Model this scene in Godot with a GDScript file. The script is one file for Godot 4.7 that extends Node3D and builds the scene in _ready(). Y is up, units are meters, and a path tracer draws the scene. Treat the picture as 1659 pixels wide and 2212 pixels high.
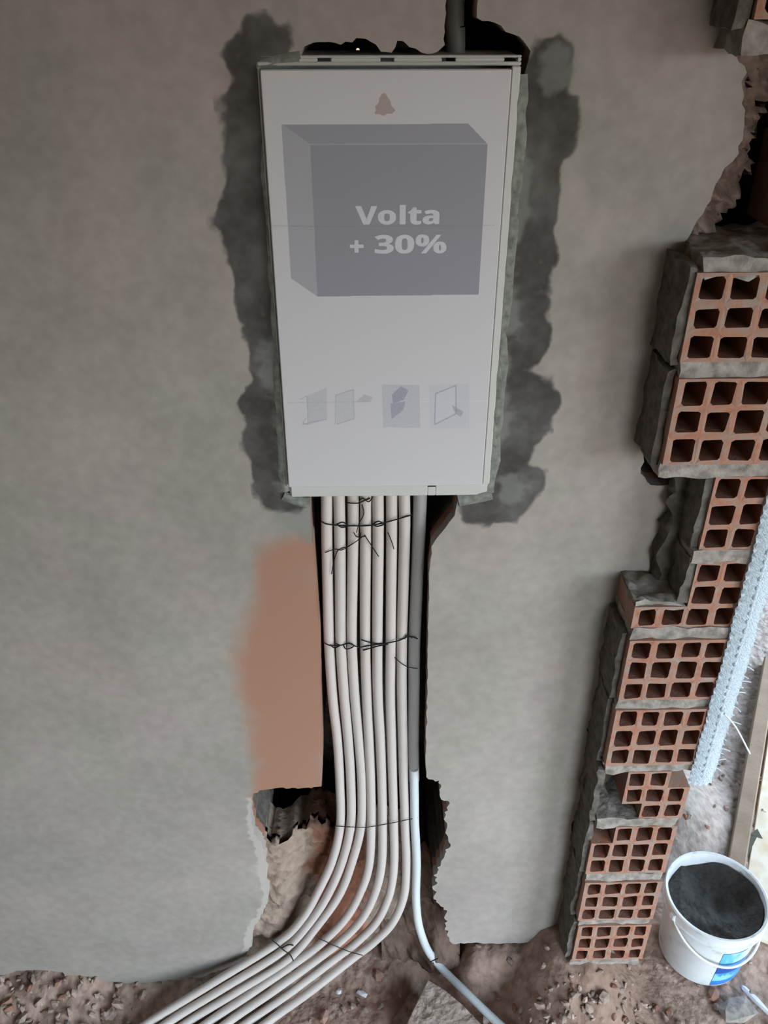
extends Node3D
# A flush electrical panel in a half-plastered wall, its conduits in an open chase,
# a toothed stub of hollow bricks at the right and a mortar bucket in the doorway.

const CAM := Vector3(0, 1.962, 1.1)
const PITCH := 0.56022
const YAW := 0.022097
const FOV := 62.0
const X0 := -1.0
const X1 := 0.72
const Y0 := -0.06
const Y1 := 2.08
const PZ := 0.088            # front of the brick stub
const PL := 0.404            # its left face
const PW := 0.160

var focal := 1106.0 / tan(deg_to_rad(FOV / 2))
var fwd := Vector3(sin(YAW) * cos(PITCH), -sin(PITCH), -cos(YAW) * cos(PITCH))
var rgt := Vector3(cos(YAW), 0, sin(YAW))
var upv := rgt.cross(fwd)
var rng := RandomNumberGenerator.new()
var nz := FastNoiseLite.new()
var M := {}

# ---------------------------------------------------------------- mesh builder
class MB:
	var v := PackedVector3Array()
	var n := PackedVector3Array()
	var c := PackedColorArray()
	var u := PackedVector2Array()
	var uvbox := Rect2(-1.0, -0.06, 1.72, 2.14)

	func uv(p: Vector3) -> Vector2:
		return Vector2((p.x - uvbox.position.x) / uvbox.size.x, 1.0 - (p.y - uvbox.position.y) / uvbox.size.y)

	func tri(a: Vector3, b: Vector3, d: Vector3, hint: Vector3, ca := Color.WHITE, cb := Color.WHITE, cd := Color.WHITE) -> void:
		var q := (b - a).cross(d - a)
		if q.length_squared() < 1e-16:
			return
		if q.dot(hint) > 0:
			var t := b; b = d; d = t
			var tc := cb; cb = cd; cd = tc
			q = -q
		q = -q.normalized()
		v.append_array(PackedVector3Array([a, b, d])); n.append_array(PackedVector3Array([q, q, q]))
		c.append_array(PackedColorArray([ca, cb, cd])); u.append_array(PackedVector2Array([uv(a), uv(b), uv(d)]))

	func quad(a: Vector3, b: Vector3, d: Vector3, e: Vector3, hint: Vector3, col := Color.WHITE) -> void:
		tri(a, b, d, hint, col, col, col)
		tri(a, d, e, hint, col, col, col)

	func raw(p: Array, q: Array, k: Array, hint: Vector3) -> void:
		# one smooth triangle: points, normals, colours
		var o := [0, 1, 2]
		if (p[1] - p[0]).cross(p[2] - p[0]).dot(hint) > 0:
			o = [0, 2, 1]
		for i in o:
			v.append(p[i]); n.append(q[i]); c.append(k[i]); u.append(uv(p[i]))

	func grid(rows: Array, hint: Vector3, cols = null, col := Color.WHITE, inward := Vector3.INF) -> void:
		# rows of points, smooth; hint = rough outward side (or away from «inward» when given)
		var h := rows.size()
		var w: int = rows[0].size()
		var nn := []
		for j in h:
			var r := PackedVector3Array()
			for i in w:
				var dx: Vector3 = rows[j][mini(i + 1, w - 1)] - rows[j][maxi(i - 1, 0)]
				var dy: Vector3 = rows[mini(j + 1, h - 1)][i] - rows[maxi(j - 1, 0)][i]
				var q := dx.cross(dy)
				var hh := hint if inward == Vector3.INF else (rows[j][i] as Vector3) - inward
				if q.length_squared() < 1e-18: q = hh
				if q.dot(hh) < 0: q = -q
				r.append(q.normalized())
			nn.append(r)
		for j in h - 1:
			for i in w - 1:
				var P := [rows[j][i], rows[j][i + 1], rows[j + 1][i + 1], rows[j + 1][i]]
				var N := [nn[j][i], nn[j][i + 1], nn[j + 1][i + 1], nn[j + 1][i]]
				var C := [col, col, col, col]
				if cols != null:
					C = [cols[j][i], cols[j][i + 1], cols[j + 1][i + 1], cols[j + 1][i]]
				var hh: Vector3 = N[0] + N[2]
				raw([P[0], P[1], P[2]], [N[0], N[1], N[2]], [C[0], C[1], C[2]], hh)
				raw([P[0], P[2], P[3]], [N[0], N[2], N[3]], [C[0], C[2], C[3]], hh)

	func box(ctr: Vector3, s: Vector3, bv := 0.002, b := Basis(), col := Color.WHITE) -> void:
		# box with chamfered edges
		var hs := s / 2
		bv = minf(bv, minf(hs.x, minf(hs.y, hs.z)) * 0.9)
		var pt := func(sx, sy, sz, ax) -> Vector3:
			var p := Vector3(sx * (hs.x - (0.0 if ax == 0 else bv)), sy * (hs.y - (0.0 if ax == 1 else bv)), sz * (hs.z - (0.0 if ax == 2 else bv)))
			return ctr + b * p
		for s1 in [-1, 1]:
			quad(pt.call(s1, -1, -1, 0), pt.call(s1, 1, -1, 0), pt.call(s1, 1, 1, 0), pt.call(s1, -1, 1, 0), b * Vector3(s1, 0, 0), col)
			quad(pt.call(-1, s1, -1, 1), pt.call(1, s1, -1, 1), pt.call(1, s1, 1, 1), pt.call(-1, s1, 1, 1), b * Vector3(0, s1, 0), col)
			quad(pt.call(-1, -1, s1, 2), pt.call(1, -1, s1, 2), pt.call(1, 1, s1, 2), pt.call(-1, 1, s1, 2), b * Vector3(0, 0, s1), col)
			for s2 in [-1, 1]:
				quad(pt.call(s1, s2, -1, 0), pt.call(s1, s2, 1, 0), pt.call(s1, s2, 1, 1), pt.call(s1, s2, -1, 1), b * Vector3(s1, s2, 0), col)
				quad(pt.call(s1, -1, s2, 0), pt.call(s1, 1, s2, 0), pt.call(s1, 1, s2, 2), pt.call(s1, -1, s2, 2), b * Vector3(s1, 0, s2), col)
				quad(pt.call(-1, s1, s2, 1), pt.call(1, s1, s2, 1), pt.call(1, s1, s2, 2), pt.call(-1, s1, s2, 2), b * Vector3(0, s1, s2), col)
				for s3 in [-1, 1]:
					tri(pt.call(s1, s2, s3, 0), pt.call(s1, s2, s3, 1), pt.call(s1, s2, s3, 2), b * Vector3(s1, s2, s3), col, col, col)

	func tube(path: PackedVector3Array, r: float, sides := 10, col := Color.WHITE, caps := true, taper := 1.0) -> void:
		var rows := []
		var norms := []
		var prev := Vector3.ZERO
		for i in path.size():
			var t := (path[mini(i + 1, path.size() - 1)] - path[maxi(i - 1, 0)]).normalized()
			var a := prev - t * prev.dot(t)
			if a.length() < 1e-4:
				a = t.cross(Vector3(0.31, 0.2, 0.93)).normalized()
			a = a.normalized()
			prev = a
			var b := t.cross(a)
			var row := PackedVector3Array(); var nr := PackedVector3Array()
			var rr := r * lerpf(1.0, taper, float(i) / maxf(1, path.size() - 1))
			for k in sides + 1:
				var d := a * cos(TAU * k / sides) + b * sin(TAU * k / sides)
				row.append(path[i] + d * rr); nr.append(d)
			rows.append(row); norms.append(nr)
		for j in rows.size() - 1:
			for k in sides:
				var P := [rows[j][k], rows[j][k + 1], rows[j + 1][k + 1], rows[j + 1][k]]
				var N := [norms[j][k], norms[j][k + 1], norms[j + 1][k + 1], norms[j + 1][k]]
				raw([P[0], P[1], P[2]], [N[0], N[1], N[2]], [col, col, col], N[0])
				raw([P[0], P[2], P[3]], [N[0], N[2], N[3]], [col, col, col], N[0])
		if caps:
			for e in [0, rows.size() - 1]:
				var hint := path[0] - path[1] if e == 0 else path[e] - path[e - 1]
				for k in sides:
					tri(path[e], rows[e][k], rows[e][k + 1], hint, col, col, col)

	func lathe(prof: PackedVector2Array, at: Vector3, segs := 40, col := Color.WHITE, a0 := 0.0, a1 := TAU) -> void:
		# profile (radius, height); sharp between its points, smooth around
		for j in prof.size() - 1:
			var d := prof[j + 1] - prof[j]
			var nn := Vector2(d.y, -d.x).normalized()
			for k in segs:
				var t0 := lerpf(a0, a1, float(k) / segs)
				var t1 := lerpf(a0, a1, float(k + 1) / segs)
				var e0 := Vector3(sin(t0), 0, cos(t0)); var e1 := Vector3(sin(t1), 0, cos(t1))
				var A := at + e0 * prof[j].x + Vector3.UP * prof[j].y; var B := at + e1 * prof[j].x + Vector3.UP * prof[j].y
				var C := at + e1 * prof[j + 1].x + Vector3.UP * prof[j + 1].y; var D := at + e0 * prof[j + 1].x + Vector3.UP * prof[j + 1].y
				var n0 := e0 * nn.x + Vector3.UP * nn.y; var n1 := e1 * nn.x + Vector3.UP * nn.y
				raw([A, B, C], [n0, n1, n1], [col, col, col], n0 + n1)
				raw([A, C, D], [n0, n1, n0], [col, col, col], n0 + n1)

	func prism(poly: PackedVector2Array, z0: float, z1: float, col := Color.WHITE, side := Color.WHITE, front := true) -> void:
		# outline in x and y, z1 in front
		if front:
			var ix := Geometry2D.triangulate_polygon(poly)
			for k in range(0, ix.size(), 3):
				var P := []
				for q in 3:
					P.append(Vector3(poly[ix[k + q]].x, poly[ix[k + q]].y, z1))
				tri(P[0], P[1], P[2], Vector3.BACK, col, col, col)
		var cw := Geometry2D.is_polygon_clockwise(poly)
		for k in poly.size():
			var a := poly[k]; var b := poly[(k + 1) % poly.size()]
			var o := Vector3(b.y - a.y, a.x - b.x, 0)
			if cw: o = -o
			quad(Vector3(a.x, a.y, z1), Vector3(b.x, b.y, z1), Vector3(b.x, b.y, z0), Vector3(a.x, a.y, z0), o, side)

	func mesh() -> ArrayMesh:
		var arr := []
		arr.resize(Mesh.ARRAY_MAX)
		arr[Mesh.ARRAY_VERTEX] = v; arr[Mesh.ARRAY_NORMAL] = n; arr[Mesh.ARRAY_COLOR] = c; arr[Mesh.ARRAY_TEX_UV] = u
		var m := ArrayMesh.new()
		m.add_surface_from_arrays(Mesh.PRIMITIVE_TRIANGLES, arr)
		return m

# ---------------------------------------------------------------- scene helpers
var taken := {}
func numbered(s: String) -> String:
	taken[s] = taken.get(s, -1) + 1
	return s if taken[s] == 0 else "%s_%03d" % [s, taken[s]]

func tag(o: Node, label := "", category := "", group := "", kind := "") -> Node:
	if label: o.set_meta("label", label)
	if category: o.set_meta("category", category)
	if group: o.set_meta("group", group)
	if kind: o.set_meta("kind", kind)
	return o

func put(called: String, mb, m: Material, parent: Node = self, at := Vector3.ZERO) -> MeshInstance3D:
	var o := MeshInstance3D.new()
	o.name = numbered(called) if parent == self else called
	o.mesh = mb.mesh() if mb is MB else mb
	o.material_override = m
	o.position = at
	parent.add_child(o, true)
	return o

func thing(called: String, label: String, category: String, at := Vector3.ZERO, group := "", kind := "") -> Node3D:
	var o := Node3D.new()
	o.name = numbered(called)
	o.position = at
	add_child(o)
	tag(o, label, category, group, kind)
	return o

func wp(px: float, py: float, z := 0.0) -> Vector3:
	# the point of the plane «z» that the photograph shows at this pixel
	var d := fwd + rgt * ((px - 829.5) / focal) - upv * ((py - 1106.0) / focal)
	return CAM + d * ((z - CAM.z) / d.z)

func fp(px: float, py: float, y := 0.0) -> Vector3:
	# the same for a level plane at height «y»
	var d := fwd + rgt * ((px - 829.5) / focal) - upv * ((py - 1106.0) / focal)
	return CAM + d * ((y - CAM.y) / d.y)

func w2(px: float, py: float, z := 0.0) -> Vector2:
	var p := wp(px, py, z)
	return Vector2(p.x, p.y)

func outline(pts: Array, rough := 0.003, step := 0.012, z := 0.0) -> PackedVector2Array:
	# flat list of pixels to a ragged line in the wall plane
	var src := PackedVector2Array()
	for i in range(0, pts.size(), 2):
		src.append(w2(pts[i], pts[i + 1], z))
	var out := PackedVector2Array()
	for i in src.size() - 1:
		var a := src[i]; var b := src[i + 1]
		var k := maxi(1, int(a.distance_to(b) / step))
		for j in k:
			var p := a.lerp(b, float(j) / k)
			if j > 0 and rough > 0:
				var t := (b - a).normalized()
				p += Vector2(-t.y, t.x) * rough * (nz.get_noise_2d(p.x * 900, p.y * 900) + 0.22 * rng.randf_range(-1, 1) + 0.5 * nz.get_noise_2d(p.x * 2600, p.y * 2600))
			out.append(p)
	out.append(src[src.size() - 1])
	return out

func spline(pts: PackedVector3Array, per := 6) -> PackedVector3Array:
	var out := PackedVector3Array()
	for i in pts.size() - 1:
		var a := pts[maxi(i - 1, 0)]; var b := pts[i]; var c := pts[i + 1]; var d := pts[mini(i + 2, pts.size() - 1)]
		for k in per:
			out.append(b.cubic_interpolate(c, a, d, float(k) / per))
	out.append(pts[pts.size() - 1])
	return out

func noise(freq: float, s: int, oct := 4, kind := FastNoiseLite.TYPE_SIMPLEX_SMOOTH) -> FastNoiseLite:
	var f := FastNoiseLite.new()
	f.seed = s; f.frequency = freq; f.fractal_octaves = oct; f.noise_type = kind
	return f

func noise_tex(freq: float, s: int, oct := 4, size := 512) -> ImageTexture:
	return ImageTexture.create_from_image(noise(freq, s, oct).get_seamless_image(size, size))

func ramp_tex(freq: float, s: int, cols: Array, oct := 5, size := 512) -> ImageTexture:
	# sRGB colours along the noise
	var im := noise(freq, s, oct).get_seamless_image(size, size)
	var src := im.get_data()
	var lut := []
	for i in 256:
		var t := i / 255.0 * (cols.size() - 1)
		var k := mini(int(t), cols.size() - 2)
		lut.append((cols[k] as Color).lerp(cols[k + 1], t - k))
	var out := PackedByteArray(); out.resize(size * size * 3)
	var px := im.get_format()
	var stride := 1 if px == Image.FORMAT_L8 else src.size() / (size * size)
	for i in size * size:
		var q: Color = lut[src[i * stride]]
		out[i * 3] = int(q.r8); out[i * 3 + 1] = int(q.g8); out[i * 3 + 2] = int(q.b8)
	return ImageTexture.create_from_image(Image.create_from_data(size, size, false, Image.FORMAT_RGB8, out))

func mat(col: Color, rough := 0.85, tex: Texture2D = null, scale := 4.0, bump: Texture2D = null, bump_cm := 0.15, metal := 0.0, vcol := true) -> StandardMaterial3D:
	var m := StandardMaterial3D.new()
	m.albedo_color = col; m.roughness = rough; m.metallic = metal; m.metallic_specular = 0.35
	m.vertex_color_use_as_albedo = vcol
	if tex or bump:
		m.uv1_triplanar = true; m.uv1_world_triplanar = true; m.uv1_scale = Vector3.ONE * scale
	if tex: m.albedo_texture = tex
	if bump:
		m.heightmap_enabled = true; m.heightmap_texture = bump; m.heightmap_scale = bump_cm
	return m

# ---------------------------------------------------------------- main
func _ready() -> void:
	rng.seed = 7
	nz.seed = 3; nz.frequency = 0.05; nz.fractal_octaves = 3
	var cam := Camera3D.new()
	cam.name = "camera"
	cam.fov = FOV
	cam.position = CAM
	cam.basis = Basis(rgt, upv, -fwd)
	cam.near = 0.02
	add_child(cam)
	cam.current = true
	var env := Environment.new()
	env.background_mode = Environment.BG_SKY
	var sky := Sky.new()
	var sm := ProceduralSkyMaterial.new()
	sm.sky_top_color = Color(0.80, 0.89, 0.98)
	sm.sky_horizon_color = Color(0.95, 0.98, 0.99)
	sm.sky_energy_multiplier = 1.3
	sm.ground_horizon_color = Color(0.50, 0.44, 0.35)
	sm.ground_bottom_color = Color(0.37, 0.315, 0.24)
	sm.sun_angle_max = 0.0
	sky.sky_material = sm
	env.sky = sky
	env.background_energy_multiplier = 1.0
	env.tonemap_mode = Environment.TONE_MAPPER_LINEAR
	env.tonemap_exposure = 8.8
	env.sdfgi_enabled = true; env.ssao_enabled = true; env.ssil_enabled = true
	var we := WorldEnvironment.new()
	we.name = "world_environment"
	we.environment = env
	add_child(we)

	make_materials()
	room()
	main_wall()
	stub()
	ground()
	panel()
	conduits()
	wires()
	doorway_things()
	bucket()
	debris()

func make_materials() -> void:
	var b1 := noise_tex(0.02, 11, 5)
	var b2 := noise_tex(0.06, 12, 4)
	M.bump = b1; M.fine = b2
	M.plain = mat(Color(0.60, 0.58, 0.55), 0.92, ramp_tex(0.006, 21, [Color(0.86, 0.85, 0.83), Color(1, 0.98, 0.95), Color(0.9, 0.9, 0.87)]), 0.9, null, 0.0)
	M.clay = mat(Color.WHITE, 0.9, ramp_tex(0.014, 31, [Color(0.60, 0.405, 0.33), Color(0.64, 0.475, 0.40), Color(0.60, 0.51, 0.46), Color(0.58, 0.54, 0.51)]), 5.0, b2, 0.05)
	M.clay_dusty = mat(Color.WHITE, 0.92, ramp_tex(0.014, 33, [Color(0.60, 0.42, 0.34), Color(0.63, 0.46, 0.37), Color(0.62, 0.485, 0.41), Color(0.61, 0.52, 0.46)]), 1.6, b2, 0.05)
	M.mortar = mat(Color.WHITE, 0.95, ramp_tex(0.02, 41, [Color(0.40, 0.37, 0.34), Color(0.56, 0.53, 0.50), Color(0.66, 0.63, 0.60)]), 4.0, b1, 0.25)
	M.smear = mat(Color.WHITE, 0.95, ramp_tex(0.03, 47, [Color(0.36, 0.36, 0.34), Color(0.50, 0.505, 0.48), Color(0.60, 0.60, 0.57)]), 4.0, b1, 0.15)
	M.mortar_dark = mat(Color.WHITE, 0.95, ramp_tex(0.02, 43, [Color(0.28, 0.26, 0.24), Color(0.38, 0.36, 0.33), Color(0.46, 0.43, 0.40)]), 4.0, b1, 0.3)
	M.rubble = mat(Color.WHITE, 0.97, ramp_tex(0.025, 45, [Color(0.50, 0.44, 0.40), Color(0.66, 0.59, 0.545), Color(0.76, 0.70, 0.65)]), 3.0, b1, 0.5)
	M.pvc = mat(Color(0.76, 0.72, 0.69), 0.30)
	M.pvc_white = mat(Color(0.79, 0.81, 0.81), 0.4)
	M.pvc_grey = mat(Color(0.60, 0.585, 0.57), 0.45)
	M.pipe_dark = mat(Color(0.36, 0.36, 0.34), 0.5)
	M.wire = mat(Color(0.10, 0.09, 0.09), 0.55, null, 1, null, 0, 0.3)
	M.steel_white = mat(Color(0.75, 0.745, 0.715), 0.45)
	M.ink_pale = mat(Color(0.78, 0.78, 0.80), 0.7)
	M.galv = mat(Color(0.80, 0.84, 0.86), 0.5, ramp_tex(0.05, 59, [Color(0.70, 0.74, 0.77), Color(1, 1, 1), Color(0.86, 0.9, 0.93)]), 9.0, b2, 0.12, 0.12)
	M.wood = mat(Color.WHITE, 0.8, ramp_tex(0.012, 51, [Color(0.50, 0.43, 0.36), Color(0.58, 0.51, 0.44)]), 2.0, b2, 0.05)
	M.sheet = mat(Color.WHITE, 0.8, ramp_tex(0.008, 53, [Color(0.80, 0.74, 0.64), Color(0.86, 0.83, 0.77), Color(0.80, 0.70, 0.57)]), 2.0)
	M.marker = mat(Color(0.33, 0.33, 0.29), 0.8)
	M.bucket = mat(Color(0.84, 0.85, 0.85), 0.38, ramp_tex(0.01, 55, [Color(0.72, 0.71, 0.66), Color(0.96, 0.97, 0.97), Color(1, 1, 1), Color(1, 1, 1)]), 4.0)
	M.wet = mat(Color.WHITE, 0.7, ramp_tex(0.03, 57, [Color(0.14, 0.135, 0.13), Color(0.22, 0.215, 0.205), Color(0.27, 0.26, 0.25)]), 5.0, b1, 0.3)
	M.white_bit = mat(Color(0.86, 0.87, 0.86), 0.7)

# ---------------------------------------------------------------- room
func slab(mb: MB, lo: Vector3, hi: Vector3) -> void:
	mb.box((lo + hi) / 2, hi - lo, 0.004)

func room() -> void:
	var H := 2.75
	var mb := MB.new(); slab(mb, Vector3(-2.8, -0.25, -3.2), Vector3(2.6, -0.03, 2.9))
	tag(put("floor", mb, M.rubble), "bare concrete floor slab of the unfinished room", "floor", "", "structure")
	mb = MB.new(); slab(mb, Vector3(-2.8, H, -3.2), Vector3(2.6, H + 0.2, 2.9))
	tag(put("ceiling", mb, M.plain), "bare grey concrete ceiling above the room", "ceiling", "", "structure")
	mb = MB.new(); slab(mb, Vector3(-2.8, -0.25, -0.24), Vector3(-2.6, H, 2.9))
	tag(put("wall_left", mb, M.plain), "plastered side wall left of the panel wall", "wall", "", "structure")
	mb = MB.new()
	slab(mb, Vector3(1.85, -0.25, -0.24), Vector3(2.05, H, 1.0))
	slab(mb, Vector3(1.85, -0.25, 2.6), Vector3(2.05, H, 2.9))
	slab(mb, Vector3(1.85, 2.15, 1.0), Vector3(2.05, H, 2.6))
	tag(put("wall_right", mb, M.plain), "plastered side wall with an open balcony door, right of the doorway", "wall", "", "structure")
	# the wall behind the camera has an opening that is not glazed yet
	mb = MB.new()
	slab(mb, Vector3(-2.6, -0.25, 2.7), Vector3(0.6, H, 2.9))
	slab(mb, Vector3(1.5, -0.25, 2.7), Vector3(1.85, H, 2.9))
	slab(mb, Vector3(0.6, 2.15, 2.7), Vector3(1.5, H, 2.9))
	tag(put("wall_front", mb, M.plain), "wall with a tall unglazed opening opposite the panel", "wall", "", "structure")
	# the next room, seen through the doorway: a window in its far wall
	mb = MB.new()
	slab(mb, Vector3(-1.6, -0.25, -3.2), Vector3(-0.8, H, -3.0))
	slab(mb, Vector3(1.9, -0.25, -3.2), Vector3(2.6, H, -3.0))
	slab(mb, Vector3(-0.8, -0.25, -3.2), Vector3(1.9, 1.0, -3.0))
	slab(mb, Vector3(-0.8, 2.1, -3.2), Vector3(0.6, H, -3.0))
	slab(mb, Vector3(0.6, 0.9, -3.2), Vector3(1.9, H, -3.0))
	slab(mb, Vector3(-1.8, -0.25, -3.2), Vector3(-1.6, H, -0.14))
	slab(mb, Vector3(2.4, -0.25, -3.0), Vector3(2.6, H, -1.9))
	slab(mb, Vector3(2.4, 2.2, -1.9), Vector3(2.6, H, -0.14))
	tag(put("wall_far", mb, M.plain), "walls of the next room beyond the doorway, with a window", "wall", "", "structure")

# ---------------------------------------------------------------- painted plaster
func soft_mask(polys: Array, w: int, h: int, tw: int, th: int, blur := 0) -> PackedByteArray:
	var im := Image.create(w, h, false, Image.FORMAT_L8)
	for pl in polys:
		var pts := PackedVector2Array()
		for i in range(0, pl.size(), 2):
			var p := w2(pl[i], pl[i + 1])
			pts.append(Vector2((p.x - X0) / (X1 - X0) * w, (1.0 - (p.y - Y0) / (Y1 - Y0)) * h))
		var lo := pts[0]; var hi := pts[0]
		for p in pts:
			lo = lo.min(p); hi = hi.max(p)
		for y in range(maxi(0, int(lo.y)), mini(h, int(hi.y) + 1)):
			for x in range(maxi(0, int(lo.x)), mini(w, int(hi.x) + 1)):
				if Geometry2D.is_point_in_polygon(Vector2(x + 0.5, y + 0.5), pts):
					im.set_pixel(x, y, Color.WHITE)
	for k in blur: im.shrink_x2()
	im.resize(tw, th, Image.INTERPOLATE_CUBIC)
	return im.get_data()

func plaster_texture() -> ImageTexture:
	var w := 1180
	var h := int(w * (Y1 - Y0) / (X1 - X0))
	var dark := [
		[622, 98, 606, 130, 563, 152, 640, 300, 640, 1050, 668, 1082, 640, 1110, 568, 1095, 546, 1030, 527, 954, 530, 905, 503, 867, 541, 824, 525, 704, 514, 690, 503, 613, 487, 542, 465, 499, 462, 461, 487, 380, 481, 304, 476, 228, 490, 160, 470, 114, 500, 70, 535, 33, 579, 43, 590, 70, 617, 35],
		[1149, 92, 1214, 70, 1227, 119, 1225, 174, 1214, 195, 1235, 206, 1244, 239, 1273, 222, 1252, 244, 1244, 282, 1230, 320, 1203, 347, 1197, 434, 1187, 488, 1203, 542, 1187, 624, 1181, 748, 1149, 802, 1181, 818, 1211, 862, 1181, 910, 1154, 954, 1132, 1003, 1176, 1024, 1149, 1073, 1111, 1117, 1051, 1133, 1008, 1133, 986, 1117, 985, 1060, 1000, 800, 1000, 200, 1130, 125]]
	var pale := [
		[545, 700, 600, 690, 622, 1055, 588, 1064, 570, 960, 560, 850], [1130, 80, 1212, 75, 1222, 170, 1205, 200, 1150, 230, 1128, 160],
		[575, 1090, 640, 1085, 672, 1085, 668, 1176, 639, 1165, 579, 1135], [1085, 330, 1125, 330, 1120, 560, 1085, 900, 1060, 1060, 1050, 1060, 1060, 800],
		[1055, 1000, 1110, 1010, 1105, 1080, 1055, 1090]]
	var dust := [[540, 1120, 690, 1130, 700, 1720, 520, 1720, 508, 1500, 500, 1350, 514, 1230]]
	var chip := [[541, 1715, 530, 1745, 528, 1775, 535, 1810, 552, 1840, 556, 1880, 566, 1930, 555, 1965, 530, 2005, 520, 2045, 502, 2085, 530, 2080, 560, 2000, 595, 1940, 590, 1850, 560, 1800, 560, 1720]]
	var old := [[1190, 340, 1240, 300, 1250, 420, 1235, 560, 1215, 700, 1190, 800, 1180, 700, 1195, 500], [430, 430, 475, 440, 500, 560, 530, 720, 520, 830, 480, 700],
		[1406, 1040, 1500, 1060, 1470, 1130, 1440, 1260, 1380, 1260, 1420, 1180, 1420, 1100]]
	var lw := 295
	var lh := int(lw * (Y1 - Y0) / (X1 - X0))
	var md := soft_mask(dark, lw, lh, w, h, 1)
	var mp := soft_mask(pale, lw, lh, w, h, 2)
	var mo := soft_mask(dust, lw, lh, w, h, 3)
	var ml := soft_mask(old, lw, lh, w, h, 3)
	var mc := soft_mask(chip, lw, lh, w, h, 1)
	var n1 := noise(0.0035, 71, 3).get_image(w, h).get_data()
	var n2 := noise(0.012, 72, 5).get_image(w, h).get_data()
	var n3 := noise(0.05, 73, 4).get_image(w, h).get_data()
	var n4 := noise(0.006, 74, 3).get_image(w, h).get_data()
	var out := PackedByteArray(); out.resize(w * h * 3)
	# sRGB colours of the materials
	var A := Vector3(155, 149, 139); var B := Vector3(161, 150, 143); var P := Vector3(128, 129, 122)
	var O := Vector3(160, 119, 98).lerp(Vector3(168, 133, 114), 0.0); var D0 := Vector3(62, 58, 55); var D1 := Vector3(100, 98, 94); var L := Vector3(168, 158, 148)
	for i in w * h:
		var a := n1[i] / 255.0; var b := n2[i] / 255.0; var c := n3[i] / 255.0; var d := n4[i] / 255.0
		var col := A.lerp(B, clampf(d * 1.6 - 0.3, 0, 1)) * (0.95 + 0.08 * a + 0.07 * (b - 0.5) + 0.09 * (c - 0.5))
		if ml[i] > 4:
			col = col.lerp(L, clampf(ml[i] / 255.0 * 1.4 - 0.9 + b, 0, 0.6))
		if mo[i] > 4:
			col = col.lerp(O, smoothstep(0.15, 0.95, mo[i] / 255.0 + (b - 0.5) * 0.5 + (a - 0.5) * 0.5) * 0.95)
		if mc[i] > 4:
			col = col.lerp(Vector3(184, 177, 167), smoothstep(0.35, 0.7, mc[i] / 255.0 + (c - 0.5) * 0.8 + (b - 0.5) * 0.4) * 0.75)
		if md[i] > 2:
			var m := smoothstep(0.18, 0.72, md[i] / 255.0 + (b - 0.5) * 1.0 + (c - 0.5) * 0.6)
			col = col.lerp(D0.lerp(D1, clampf(a * 0.5 + b * 1.2 - 0.42 + (c - 0.5) * 0.5, 0, 1)), m * 0.96)
		if mp[i] > 2:
			col = col.lerp(P, smoothstep(0.4, 0.9, mp[i] / 255.0 + (b - 0.5) * 0.9 + (c - 0.5) * 0.5) * 0.65)
		out[i * 3] = clampi(int(col.x), 0, 255); out[i * 3 + 1] = clampi(int(col.y), 0, 255); out[i * 3 + 2] = clampi(int(col.z), 0, 255)
	return ImageTexture.create_from_image(Image.create_from_data(w, h, false, Image.FORMAT_RGB8, out))

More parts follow.
